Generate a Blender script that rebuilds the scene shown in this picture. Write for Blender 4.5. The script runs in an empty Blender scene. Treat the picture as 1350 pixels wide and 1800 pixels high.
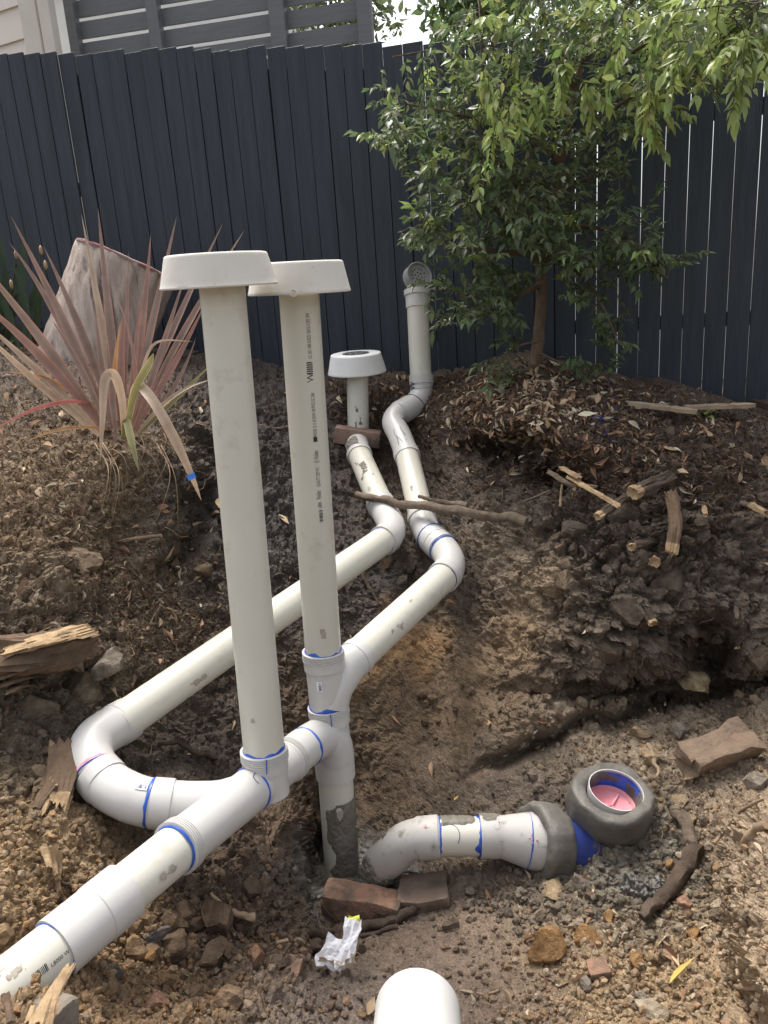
import bpy, bmesh, math, random
import numpy as np
from mathutils import Vector, Matrix

# ------------------------------------------------------------------ camera, light, exposure
sc = bpy.context.scene
rnd = random.Random(11)
rng = np.random.default_rng(11)
FPX, CX, CY = 1350.0, 675.0, 900.0            # focal length and centre, in photograph pixels
CAM = np.array([0.0, 0.0, 1.6])
PITCH, ROLL = math.radians(16.0), math.radians(4.1)
_r0 = np.array([1.0, 0, 0])
FWD = np.array([0, math.cos(PITCH), -math.sin(PITCH)])
_u0 = np.array([0, math.sin(PITCH), math.cos(PITCH)])
RIGHT = math.cos(ROLL) * _r0 - math.sin(ROLL) * _u0
UP = math.cos(ROLL) * _u0 + math.sin(ROLL) * _r0

cd = bpy.data.cameras.new("camera")
cam = bpy.data.objects.new("camera", cd)
sc.collection.objects.link(cam)
cam.matrix_world = Matrix(((RIGHT[0], UP[0], -FWD[0], CAM[0]), (RIGHT[1], UP[1], -FWD[1], CAM[1]),
                           (RIGHT[2], UP[2], -FWD[2], CAM[2]), (0, 0, 0, 1)))
cd.sensor_fit = 'VERTICAL'; cd.sensor_height = 24.0; cd.lens = 18.0
cd.clip_start = 0.05; cd.clip_end = 500
sc.camera = cam

SUN_EL, SUN_AZ = math.radians(64), math.radians(338)     # azimuth clockwise from +Y: high, beyond the fence and a little left
world = bpy.data.worlds.new("World"); sc.world = world; world.use_nodes = True
wn = world.node_tree; wn.nodes.clear()
sky = wn.nodes.new("ShaderNodeTexSky"); sky.sky_type = 'NISHITA'; sky.sun_disc = False
sky.sun_elevation = SUN_EL; sky.sun_rotation = SUN_AZ
sky.air_density = 1.0; sky.dust_density = 6.0; sky.ozone_density = 1.0
hs = wn.nodes.new("ShaderNodeHueSaturation"); hs.inputs['Saturation'].default_value = 0.35
bg = wn.nodes.new("ShaderNodeBackground"); bg.inputs['Strength'].default_value = 0.15
wo = wn.nodes.new("ShaderNodeOutputWorld")
wn.links.new(sky.outputs[0], hs.inputs['Color']); wn.links.new(hs.outputs[0], bg.inputs['Color'])
wn.links.new(bg.outputs[0], wo.inputs['Surface'])

sl = bpy.data.lights.new("sun", 'SUN'); sl.energy = 1.0; sl.angle = math.radians(14); sl.color = (1.0, 0.95, 0.87)
sun = bpy.data.objects.new("sun", sl); sc.collection.objects.link(sun)
sdir = Vector((math.sin(SUN_AZ) * math.cos(SUN_EL), math.cos(SUN_AZ) * math.cos(SUN_EL), math.sin(SUN_EL)))
sun.rotation_euler = (-sdir).to_track_quat('-Z', 'Y').to_euler()
sc.view_settings.view_transform = 'Standard'; sc.view_settings.look = 'None'
sc.view_settings.gamma = 1.0; sc.view_settings.use_curve_mapping = False
sc.view_settings.exposure = 1.18

# ------------------------------------------------------------------ helpers
def P(px, py, d):
    return CAM + d * ((px - CX) / FPX * RIGHT + (CY - py) / FPX * UP + FWD)

def dz(px, py, z):                              # depth at which the sight line reaches height z
    ray = (px - CX) / FPX * RIGHT + (CY - py) / FPX * UP + FWD
    return (z - CAM[2]) / ray[2]

def nrm(v):
    v = np.asarray(v, float); n = np.linalg.norm(v)
    return v / n if n > 1e-12 else v

def _hash(ix, iy, iz, seed):
    h = (ix * 374761393 + iy * 668265263 + iz * 2147483647 + seed * 974634777) & 0xFFFFFFFF
    h = ((h ^ (h >> 13)) * 1274126177) & 0xFFFFFFFF
    h = ((h ^ (h >> 16)) * 2246822519) & 0xFFFFFFFF
    return (h ^ (h >> 15)) & 0xFFFFFFFF

def vnoise(p, seed=0):                          # smooth value noise in -1..1, p is (n,3)
    i = np.floor(p).astype(np.int64); f = p - i
    f = f * f * f * (f * (f * 6 - 15) + 10)
    out = np.zeros(len(p))
    for a in (0, 1):
        for b in (0, 1):
            for c in (0, 1):
                h = _hash(i[:, 0] + a, i[:, 1] + b, i[:, 2] + c, seed) / 4294967295.0 * 2 - 1
                w = (f[:, 0] if a else 1 - f[:, 0]) * (f[:, 1] if b else 1 - f[:, 1]) * (f[:, 2] if c else 1 - f[:, 2])
                out += h * w
    return out

def fbm(p, octaves=4, seed=0, gain=0.5):
    out = np.zeros(len(p)); a = 1.0
    for o in range(octaves):
        out += a * vnoise(p * (2.03 ** o) + o * 17.3, seed + o); a *= gain
    return out

def worley(p, seed=0):                          # nearest and second nearest distance
    i = np.floor(p).astype(np.int64); f = p - i
    f1 = np.full(len(p), 9.0); f2 = np.full(len(p), 9.0)
    for a in (-1, 0, 1):
        for b in (-1, 0, 1):
            for c in (-1, 0, 1):
                X, Y, Z = i[:, 0] + a, i[:, 1] + b, i[:, 2] + c
                qx = a + _hash(X, Y, Z, seed) / 4294967295.0 - f[:, 0]
                qy = b + _hash(X, Y, Z, seed + 71) / 4294967295.0 - f[:, 1]
                qz = c + _hash(X, Y, Z, seed + 143) / 4294967295.0 - f[:, 2]
                d = np.sqrt(qx * qx + qy * qy + qz * qz)
                f2 = np.minimum(np.maximum(f1, d), f2); f1 = np.minimum(f1, d)
    return f1, f2

def new_obj(name, me, parent=None):
    o = bpy.data.objects.new(name, me); sc.collection.objects.link(o)
    if parent is not None: o.parent = parent
    return o

def tag(o, label, cat=None, group=None, kind=None):
    if label: o["label"] = label
    if cat: o["category"] = cat
    if group: o["group"] = group
    if kind: o["kind"] = kind
    return o

def world_loc(o):
    v = np.zeros(3)
    while o is not None:
        v = v + np.array(o.location); o = o.parent
    return v

def thing(name, label, cat, loc, group=None):
    o = bpy.data.objects.new(name, None); sc.collection.objects.link(o)
    o.location = loc; o.empty_display_size = 0.1
    return tag(o, label, cat, group)

def mesh(name, V, Fc, m, parent=None, smooth=True, sharp=38, col=None, origin=None):
    """one mesh object from world-space vertices; the origin goes to the parent's place or to the base of the mesh"""
    V = np.asarray(V, float)
    if parent is not None: o0 = world_loc(parent)
    elif origin is not None: o0 = np.asarray(origin, float)
    else: o0 = np.array([V[:, 0].mean(), V[:, 1].mean(), V[:, 2].min()])
    me = bpy.data.meshes.new(name)
    fl = Fc.tolist() if isinstance(Fc, np.ndarray) else Fc
    me.from_pydata((V - o0).tolist(), [], fl)
    if m is not None:
        for mm in (m if isinstance(m, (list, tuple)) else [m]): me.materials.append(mm)
    if col is not None:
        at = me.color_attributes.new("tint", 'FLOAT_COLOR', 'POINT')
        c4 = np.ones((len(V), 4), np.float32); c4[:, :3] = col
        at.data.foreach_set("color", c4.ravel())
    if smooth:
        me.polygons.foreach_set("use_smooth", [True] * len(me.polygons))
        if sharp: me.set_sharp_from_angle(angle=math.radians(sharp))
    me.update()
    o = new_obj(name, me, parent)
    if parent is None: o.location = o0
    return o

def frames(path):
    path = np.asarray(path, float); n = len(path)
    T = np.zeros((n, 3))
    for i in range(n):
        a = path[max(i - 1, 0)]; b = path[min(i + 1, n - 1)]
        j = 1
        while np.linalg.norm(b - a) < 1e-9 and j < n:
            j += 1; a = path[max(i - j, 0)]; b = path[min(i + j, n - 1)]
        T[i] = nrm(b - a)
    ref = np.array([0, 0, 1.0]) if abs(T[0][2]) < 0.9 else np.array([0, -1.0, 0])
    N = np.zeros((n, 3)); N[0] = nrm(np.cross(np.cross(T[0], ref), T[0]))
    for i in range(1, n):
        v = N[i - 1] - T[i] * np.dot(N[i - 1], T[i]); N[i] = nrm(v)
    return T, N, np.cross(T, N)

def tube(path, rad, seg=40, cap=True):
    path = np.asarray(path, float); n = len(path)
    rad = np.broadcast_to(np.asarray(rad, float), (n,)) if np.ndim(rad) < 2 else np.asarray(rad)
    T, N, B = frames(path)
    a = np.linspace(0, 2 * np.pi, seg, endpoint=False)
    if rad.ndim == 1: rr = np.repeat(rad[:, None], seg, 1)
    else: rr = rad
    V = path[:, None, :] + rr[..., None] * (np.cos(a)[None, :, None] * N[:, None, :] + np.sin(a)[None, :, None] * B[:, None, :])
    V = V.reshape(-1, 3)
    Fc = []
    for i in range(n - 1):
        for j in range(seg):
            k = (j + 1) % seg
            Fc.append((i * seg + j, i * seg + k, (i + 1) * seg + k, (i + 1) * seg + j))
    if cap:
        Fc.append(tuple(range(seg - 1, -1, -1))); Fc.append(tuple((n - 1) * seg + j for j in range(seg)))
    return V, Fc

def join(parts):
    Vs, Fs, o = [], [], 0
    for V, Fc in parts:
        V = np.asarray(V, float); Vs.append(V)
        Fs += [tuple(i + o for i in f) for f in (Fc.tolist() if isinstance(Fc, np.ndarray) else Fc)]
        o += len(V)
    return np.vstack(Vs), Fs

def catmull(pts, n=8):
    p = np.asarray(pts, float)
    p = np.vstack([2 * p[0] - p[1], p, 2 * p[-1] - p[-2]])
    out = []
    for i in range(1, len(p) - 2):
        for t in np.linspace(0, 1, n, endpoint=False):
            out.append(0.5 * ((2 * p[i]) + (-p[i - 1] + p[i + 1]) * t + (2 * p[i - 1] - 5 * p[i] + 4 * p[i + 1] - p[i + 2]) * t * t
                              + (-p[i - 1] + 3 * p[i] - 3 * p[i + 1] + p[i + 2]) * t ** 3))
    out.append(p[-2]); return np.array(out)

def basis(axis, ref=None):
    a = nrm(axis)
    r = np.array([0, -1.0, 0]) if ref is None else np.asarray(ref, float)
    if abs(np.dot(a, nrm(r))) > 0.95: r = np.array([1.0, 0, 0])
    x = nrm(r - a * np.dot(a, r)); y = np.cross(a, x)
    return x, y, a

def lathe(profile, c, axis=(0, 0, 1), seg=48, closed=False):
    x, y, a = basis(axis); c = np.asarray(c, float)
    ang = np.linspace(0, 2 * np.pi, seg, endpoint=False)
    V = []
    for r, h in profile:
        V.append(c + a * h + r * (np.cos(ang)[:, None] * x + np.sin(ang)[:, None] * y))
    V = np.vstack(V); n = len(profile); Fc = []
    for i in range(n if closed else n - 1):
        i2 = (i + 1) % n
        for j in range(seg):
            k = (j + 1) % seg
            Fc.append((i * seg + j, i * seg + k, i2 * seg + k, i2 * seg + j))
    return V, Fc

def box(c, ax, ay, az):                         # centre and three half-axis vectors
    c, ax, ay, az = (np.asarray(v, float) for v in (c, ax, ay, az))
    V = [c + sx * ax + sy * ay + sz * az for sx in (-1, 1) for sy in (-1, 1) for sz in (-1, 1)]
    return np.array(V), [(0, 1, 3, 2), (4, 6, 7, 5), (0, 4, 5, 1), (2, 3, 7, 6), (0, 2, 6, 4), (1, 5, 7, 3)]

def bevel_box(c, ax, ay, az, b=0.004, noise=0.0, cuts=0, seed=0, segs=2):
    c, ax, ay, az = (np.asarray(v, float) for v in (c, ax, ay, az))
    bm = bmesh.new(); bmesh.ops.create_cube(bm, size=2.0)
    L = [np.linalg.norm(v) for v in (ax, ay, az)]
    for v in bm.verts: v.co = Vector((v.co.x * L[0], v.co.y * L[1], v.co.z * L[2]))
    if b: bmesh.ops.bevel(bm, geom=bm.edges[:], offset=b, segments=segs, profile=0.6, affect='EDGES')
    if cuts: bmesh.ops.subdivide_edges(bm, edges=[e for e in bm.edges if e.calc_length() > min(L) * 0.6], cuts=cuts, use_grid_fill=True)
    bmesh.ops.triangulate(bm, faces=[f for f in bm.faces if len(f.verts) > 4])
    bm.verts.ensure_lookup_table()
    V = np.array([v.co[:] for v in bm.verts]); Fc = [tuple(v.index for v in f.verts) for f in bm.faces]
    bm.free()
    if noise:
        q = V + seed * 3.1
        V = V + noise * np.stack([fbm(q * 22, 3, 5), fbm(q * 22, 3, 15), fbm(q * 22, 3, 25)], 1)
    R = np.stack([nrm(ax), nrm(ay), nrm(az)])
    return V @ R + c, Fc

_ico = {}
def ico(sub):
    if sub not in _ico:
        bm = bmesh.new(); bmesh.ops.create_icosphere(bm, subdivisions=sub, radius=1.0)
        bm.verts.ensure_lookup_table()
        _ico[sub] = (np.array([v.co[:] for v in bm.verts]), np.array([[v.index for v in f.verts] for f in bm.faces]))
        bm.free()
    return _ico[sub]

def rand_rot():
    q = rng.normal(size=4); q /= np.linalg.norm(q); w, x, y, z = q
    return np.array([[1 - 2 * (y * y + z * z), 2 * (x * y - z * w), 2 * (x * z + y * w)],
                     [2 * (x * y + z * w), 1 - 2 * (x * x + z * z), 2 * (y * z - x * w)],
                     [2 * (x * z - y * w), 2 * (y * z + x * w), 1 - 2 * (x * x + y * y)]])

# ------------------------------------------------------------------ materials
def mat(name, c1, c2=None, scale=8.0, rough=0.8, bump=0.0, bscale=40.0, spec=0.3, stretch=None, tint=False,
        c3=None, s3=30.0, t3=(0.58, 0.7), detail=6.0, island=0.0, translucent=0.0, sub=0.0, bdist=0.01, tnear=(0.35, 0.65)):
    m = bpy.data.materials.new(name); m.use_nodes = True
    nt = m.node_tree; n, l = nt.nodes, nt.links
    b = n['Principled BSDF']; b.inputs['Roughness'].default_value = rough
    b.inputs['Specular IOR Level'].default_value = spec
    tc = n.new('ShaderNodeTexCoord'); src = tc.outputs['Object']
    if stretch:
        mp = n.new('ShaderNodeMapping'); mp.inputs['Scale'].default_value = stretch
        l.new(src, mp.inputs['Vector']); src = mp.outputs[0]
    def noise(s, det=detail):
        t = n.new('ShaderNodeTexNoise'); t.inputs['Scale'].default_value = s; t.inputs['Detail'].default_value = det
        t.inputs['Roughness'].default_value = 0.62; l.new(src, t.inputs['Vector']); return t.outputs['Fac']
    def ramp(fac, lo, hi):
        r = n.new('ShaderNodeMapRange'); r.inputs['From Min'].default_value = lo; r.inputs['From Max'].default_value = hi
        l.new(fac, r.inputs['Value']); return r.outputs[0]
    def mix(fac, a, bb, mode='MIX'):
        x = n.new('ShaderNodeMix'); x.data_type = 'RGBA'; x.blend_type = mode
        if hasattr(fac, 'links'): l.new(fac, x.inputs[0])
        else: x.inputs[0].default_value = fac
        for k, v in ((6, a), (7, bb)):
            if hasattr(v, 'links'): l.new(v, x.inputs[k])
            else: x.inputs[k].default_value = (*v, 1)
        return x.outputs[2]
    col = c1
    if tint:
        at = n.new('ShaderNodeAttribute'); at.attribute_name = 'tint'; col = at.outputs['Color']
        if c2 is not None:                       # c1/c2 act as multipliers
            mm = mix(ramp(noise(scale), *tnear), c1, c2); col = mix(1.0, col, mm, 'MULTIPLY')
    elif c2 is not None: col = mix(ramp(noise(scale), *tnear), c1, c2)
    if c3 is not None: col = mix(ramp(noise(s3), *t3), col, c3)
    if island:
        g = n.new('ShaderNodeNewGeometry'); hv = n.new('ShaderNodeHueSaturation')
        r = n.new('ShaderNodeMapRange'); r.inputs['To Min'].default_value = 1 - island; r.inputs['To Max'].default_value = 1 + island
        l.new(g.outputs['Random Per Island'], r.inputs['Value']); l.new(r.outputs[0], hv.inputs['Value'])
        if hasattr(col, 'links'): l.new(col, hv.inputs['Color'])
        else: hv.inputs['Color'].default_value = (*col, 1)
        col = hv.outputs[0]
    if hasattr(col, 'links'): l.new(col, b.inputs['Base Color'])
    else: b.inputs['Base Color'].default_value = (*col, 1)
    if bump:
        bp = n.new('ShaderNodeBump'); bp.inputs['Strength'].default_value = bump; bp.inputs['Distance'].default_value = bdist
        l.new(noise(bscale, 9.0), bp.inputs['Height']); l.new(bp.outputs[0], b.inputs['Normal'])
    if translucent:
        tr = n.new('ShaderNodeBsdfTranslucent'); ms = n.new('ShaderNodeMixShader'); ms.inputs[0].default_value = translucent
        if hasattr(col, 'links'): l.new(col, tr.inputs['Color'])
        else: tr.inputs['Color'].default_value = (*col, 1)
        l.new(b.outputs[0], ms.inputs[1]); l.new(tr.outputs[0], ms.inputs[2])
        l.new(ms.outputs[0], n['Material Output'].inputs['Surface'])
    return m

M = {}
M['pvc'] = mat('pvc_pipe', (0.575, 0.555, 0.475), (0.535, 0.515, 0.44), 3.0, 0.38, 0.05, 30, 0.45, c3=(0.36, 0.31, 0.24), s3=11, t3=(0.58, 0.90))
M['fit'] = mat('pvc_fitting', (0.525, 0.51, 0.485), (0.49, 0.475, 0.45), 5.0, 0.36, 0.05, 40, 0.45, c3=(0.42, 0.37, 0.31), s3=13, t3=(0.64, 0.92))
M['fitw'] = mat('white_pipe', (0.58, 0.575, 0.55), (0.53, 0.525, 0.50), 5.0, 0.45, 0.05, 40, 0.4, c3=(0.40, 0.37, 0.32), s3=8, t3=(0.58, 0.9))
M['bluep'] = mat('blue_paint', (0.02, 0.035, 0.17), (0.035, 0.06, 0.24), 12, 0.45, 0.2, 30, 0.4, c3=(0.13, 0.12, 0.10), s3=13, t3=(0.60, 0.68))
M['fitd'] = mat('dirty_fitting', (0.47, 0.455, 0.43), (0.43, 0.41, 0.38), 8, 0.5, 0.08, 40, 0.35, c3=(0.20, 0.165, 0.125), s3=20, t3=(0.56, 0.70))
M['blue'] = mat('blue_cement', (0.012, 0.05, 0.34), (0.03, 0.12, 0.5), 40, 0.35, 0, 10, 0.5)
M['pen'] = mat('marker_ink', (0.025, 0.035, 0.11), rough=0.5)
M['black'] = mat('black_ink', (0.03, 0.03, 0.035), rough=0.6)
M['pink'] = mat('pink_primer', (0.66, 0.20, 0.24), (0.72, 0.34, 0.36), 14, 0.45)
M['label'] = mat('white_label', (0.78, 0.78, 0.8), rough=0.4)
M['conc'] = mat('cast_concrete', (0.66, 0.63, 0.57), (0.60, 0.57, 0.51), 7, 0.85, 0.12, 60, 0.2, c3=(0.34, 0.31, 0.27), s3=55, t3=(0.66, 0.72))
M['concw'] = mat('white_concrete', (0.74, 0.74, 0.72), (0.68, 0.68, 0.66), 7, 0.8, 0.1, 60, 0.2, c3=(0.45, 0.43, 0.40), s3=40, t3=(0.74, 0.82))
M['mortar'] = mat('wet_mortar', (0.105, 0.097, 0.082), (0.155, 0.145, 0.125), 8, 0.5, 0.6, 30, 0.4, c3=(0.07, 0.064, 0.052), s3=14, t3=(0.6, 0.75))
M['mud'] = mat('grey_mud', (0.12, 0.105, 0.085), (0.20, 0.18, 0.15), 18, 0.6, 0.5, 60, 0.35)
M['dust'] = mat('dried_mud', (0.40, 0.36, 0.30), (0.30, 0.265, 0.215), 40, 0.9, 0.3, 60, 0.1)
M['wet'] = mat('wet_grey_mud', (0.15, 0.14, 0.125), (0.105, 0.097, 0.083), 9, 0.42, 0.5, 45, 0.4, c3=(0.17, 0.155, 0.135), s3=16, t3=(0.6, 0.75))
M['brick'] = mat('clay_brick', (0.31, 0.175, 0.12), (0.21, 0.135, 0.095), 26, 0.9, 0.9, 60, 0.15, c3=(0.13, 0.10, 0.075), s3=17, t3=(0.44, 0.58))
M['brickd'] = mat('dirty_brick', (0.20, 0.145, 0.11), (0.15, 0.115, 0.09), 16, 0.9, 0.5, 70, 0.15, c3=(0.11, 0.085, 0.065), s3=8, t3=(0.48, 0.62))
M['brickp'] = mat('pale_brick', (0.29, 0.195, 0.15), (0.20, 0.14, 0.11), 16, 0.9, 0.8, 60, 0.15, c3=(0.12, 0.09, 0.07), s3=14, t3=(0.54, 0.66))
M['brickr'] = mat('broken_brick', (0.25, 0.18, 0.125), (0.18, 0.13, 0.095), 14, 0.9, 0.9, 50, 0.15, c3=(0.34, 0.19, 0.14), s3=6, t3=(0.55, 0.66))
M['slabd'] = mat('dirty_concrete', (0.24, 0.21, 0.175), (0.15, 0.125, 0.10), 14, 0.9, 0.8, 50, 0.15, c3=(0.11, 0.085, 0.06), s3=10, t3=(0.5, 0.65))
M['slab'] = mat('grey_rubble', (0.34, 0.30, 0.25), (0.24, 0.20, 0.16), 12, 0.9, 0.6, 50, 0.15, c3=(0.13, 0.10, 0.07), s3=10, t3=(0.55, 0.7))
M['fence'] = mat('charcoal_paling', (0.0235, 0.0295, 0.0385), (0.036, 0.0440, 0.0560), 3, 0.5, 0.35, 14, 0.3, stretch=(9, 9, 0.7), c3=(0.006, 0.007, 0.009), s3=3.5, t3=(0.70, 0.78), island=0.35)
M['screen'] = mat('charcoal_slat', (0.13, 0.134, 0.14), (0.155, 0.159, 0.166), 5, 0.5, 0.2, 20, 0.4, stretch=(1, 1, 9))
M['board'] = mat('cream_weatherboard', (0.70, 0.64, 0.58), (0.66, 0.60, 0.54), 4, 0.6)
M['trim'] = mat('cream_trim', (0.66, 0.61, 0.54), (0.6, 0.55, 0.49), 5, 0.6)
M['render'] = mat('white_render', (0.78, 0.77, 0.74), (0.7, 0.69, 0.66), 3, 0.8, 0.1, 60)
M['glass'] = mat('window_glass', (0.05, 0.06, 0.07), rough=0.05, spec=0.8)
M['gal'] = mat('galvanised_plastic', (0.30, 0.30, 0.29), (0.2, 0.2, 0.19), 25, 0.5, 0.2, 60, 0.5)
M['grate'] = mat('black_grate', (0.012, 0.012, 0.014), rough=0.35, spec=0.5)
M['bark'] = mat('brown_bark', (0.055, 0.040, 0.030), (0.10, 0.074, 0.055), 14, 0.9, 0.9, 40, 0.15, stretch=(1, 1, 1))
M['trunk'] = mat('trunk_bark', (0.11, 0.075, 0.052), (0.19, 0.135, 0.095), 12, 0.9, 0.8, 40, 0.15, stretch=(3, 3, 0.6))
M['stick'] = mat('weathered_stick', (0.11, 0.082, 0.06), (0.2, 0.155, 0.115), 20, 0.9, 0.6, 60, 0.15)
M['root'] = mat('pale_root', (0.36, 0.27, 0.18), (0.24, 0.17, 0.11), 25, 0.9, 0.4, 60, 0.15)
M['wood'] = mat('split_wood', (0.42, 0.30, 0.175), (0.25, 0.17, 0.10), 20, 0.9, 0.9, 45, 0.15, tint=False, c3=(0.14, 0.09, 0.055), s3=8, t3=(0.58, 0.72))
M['rot'] = mat('rotten_wood', (0.17, 0.115, 0.075), (0.09, 0.065, 0.048), 12, 0.95, 1.0, 30, 0.1, c3=(0.28, 0.19, 0.11), s3=9, t3=(0.62, 0.75))
M['plank'] = mat('grey_plank', (0.36, 0.28, 0.20), (0.25, 0.185, 0.13), 10, 0.9, 0.7, 30, 0.15)
M['stump'] = mat('peeling_pale_timber', (0.52, 0.435, 0.375), (0.36, 0.29, 0.245), 5, 0.85, 0.8, 14, 0.2, stretch=(7, 7, 0.8), c3=(0.11, 0.09, 0.08), s3=2.4, t3=(0.57, 0.68))
M['stumptop'] = mat('red_stained_rim', (0.22, 0.085, 0.085), (0.36, 0.28, 0.25), 9, 0.85, 0.5, 30, 0.2)
M['paper'] = mat('white_paper', (0.82, 0.82, 0.85), (0.76, 0.76, 0.79), 8, 0.7, translucent=0.25)
M['kraft'] = mat('tan_paper', (0.50, 0.37, 0.25), (0.62, 0.52, 0.40), 14, 0.8)
M['lime'] = mat('lime_paper', (0.62, 0.66, 0.10), rough=0.7)
M['leaf'] = mat('tree_leaf', (1.0, 1.0, 1.0), (0.8, 0.86, 0.8), 9, 0.36, 0, 40, 0.5, tint=True, island=0.35, translucent=0.45)
M['leafo'] = mat('green_leaf', (0.145, 0.185, 0.088), (0.11, 0.15, 0.066), 20, 0.36, 0, 40, 0.5, translucent=0.45)
M['leafy'] = mat('young_leaf', (0.36, 0.42, 0.15), (0.29, 0.37, 0.12), 20, 0.38, 0, 40, 0.5, translucent=0.5)
M['twig'] = mat('green_twig', (0.10, 0.085, 0.05), (0.07, 0.06, 0.04), 30, 0.8)
M['flax'] = mat('flax_blade', (1.55, 1.47, 1.42), (1.1, 1.03, 0.98), 12, 0.42, 0.12, 20, 0.45, tint=True, translucent=0.32)
M['strap'] = mat('strappy_leaf', (0.045, 0.07, 0.035), (0.03, 0.05, 0.03), 14, 0.4, translucent=0.15)
M['tape'] = mat('blue_tape', (0.05, 0.22, 0.75), rough=0.5)
M['dead'] = mat('dead_leaf', (0.40, 0.29, 0.18), (0.30, 0.20, 0.12), 20, 0.7, island=0.35, translucent=0.1)
M['pale_leaf'] = mat('pale_dead_leaf', (0.52, 0.50, 0.36), (0.46, 0.42, 0.29), 20, 0.6, island=0.2, translucent=0.1)
M['yleaf'] = mat('yellow_leaf', (0.58, 0.43, 0.11), (0.50, 0.36, 0.10), 20, 0.6, translucent=0.1)
M['stone'] = mat('loose_stone', (1.05, 1.05, 1.05), (0.55, 0.52, 0.5), 26, 0.92, 1.0, 60, 0.15, tint=True, c3=(0.11, 0.085, 0.062), s3=17, t3=(0.55, 0.75))
M['chip'] = mat('bark_chip', (1, 1, 1), (0.7, 0.68, 0.65), 30, 0.9, 0, 60, 0.15, tint=True)
M['fibre'] = mat('root_fibre', (0.23, 0.165, 0.105), (0.14, 0.10, 0.065), 30, 0.9)

def soil_material():
    m = bpy.data.materials.new('soil'); m.use_nodes = True
    nt = m.node_tree; n, l = nt.nodes, nt.links
    b = n['Principled BSDF']; b.inputs['Specular IOR Level'].default_value = 0.22
    at = n.new('ShaderNodeAttribute'); at.attribute_name = 'tint'
    tc = n.new('ShaderNodeTexCoord')
    def nz(s, det=8, r=0.65):
        t = n.new('ShaderNodeTexNoise'); t.inputs['Scale'].default_value = s; t.inputs['Detail'].default_value = det
        t.inputs['Roughness'].default_value = r; l.new(tc.outputs['Object'], t.inputs['Vector']); return t.outputs['Fac']
    def mr(f, a, bb, c, d):
        r = n.new('ShaderNodeMapRange'); l.new(f, r.inputs['Value'])
        for k, v in zip(('From Min', 'From Max', 'To Min', 'To Max'), (a, bb, c, d)): r.inputs[k].default_value = v
        return r.outputs[0]
    def mult(a, f):
        x = n.new('ShaderNodeMix'); x.data_type = 'RGBA'; x.blend_type = 'MULTIPLY'; x.inputs[0].default_value = 1
        l.new(a, x.inputs[6]); l.new(f, x.inputs[7]); return x.outputs[2]
    v1 = mr(nz(5), 0.3, 0.7, 0.72, 1.28); v2 = mr(nz(45), 0.3, 0.7, 0.72, 1.3); v3 = mr(nz(210, 4), 0.3, 0.7, 0.6, 1.4)
    c = at.outputs['Color']
    for v in (v1, v2, v3): c = mult(c, v)
    # small pale grit
    vo = n.new('ShaderNodeTexVoronoi'); vo.inputs['Scale'].default_value = 130; l.new(tc.outputs['Object'], vo.inputs['Vector'])
    sep = n.new('ShaderNodeSeparateColor'); l.new(vo.outputs['Color'], sep.inputs[0])
    g1 = mr(sep.outputs[0], 0.86, 0.9, 0, 1); g2 = mr(vo.outputs['Distance'], 0.28, 0.36, 1, 0)
    mu = n.new('ShaderNodeMath'); mu.operation = 'MULTIPLY'; l.new(g1, mu.inputs[0]); l.new(g2, mu.inputs[1])
    mu2 = n.new('ShaderNodeMath'); mu2.operation = 'MULTIPLY'; l.new(mu.outputs[0], mu2.inputs[0]); mu2.inputs[1].default_value = 0.55
    x = n.new('ShaderNodeMix'); x.data_type = 'RGBA'; l.new(mu2.outputs[0], x.inputs[0]); l.new(c, x.inputs[6])
    x.inputs[7].default_value = (0.30, 0.25, 0.19, 1); l.new(x.outputs[2], b.inputs['Base Color'])
    l.new(mr(nz(9), 0.35, 0.65, 0.75, 0.95), b.inputs['Roughness'])
    b1 = n.new('ShaderNodeBump'); b1.inputs['Strength'].default_value = 0.9; b1.inputs['Distance'].default_value = 0.012
    l.new(nz(38, 10, 0.7), b1.inputs['Height'])
    b2 = n.new('ShaderNodeBump'); b2.inputs['Strength'].default_value = 0.75; b2.inputs['Distance'].default_value = 0.005
    l.new(nz(150, 6, 0.7), b2.inputs['Height']); l.new(b1.outputs[0], b2.inputs['Normal'])
    l.new(b2.outputs[0], b.inputs['Normal'])
    return m
M['soil'] = soil_material()

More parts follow.
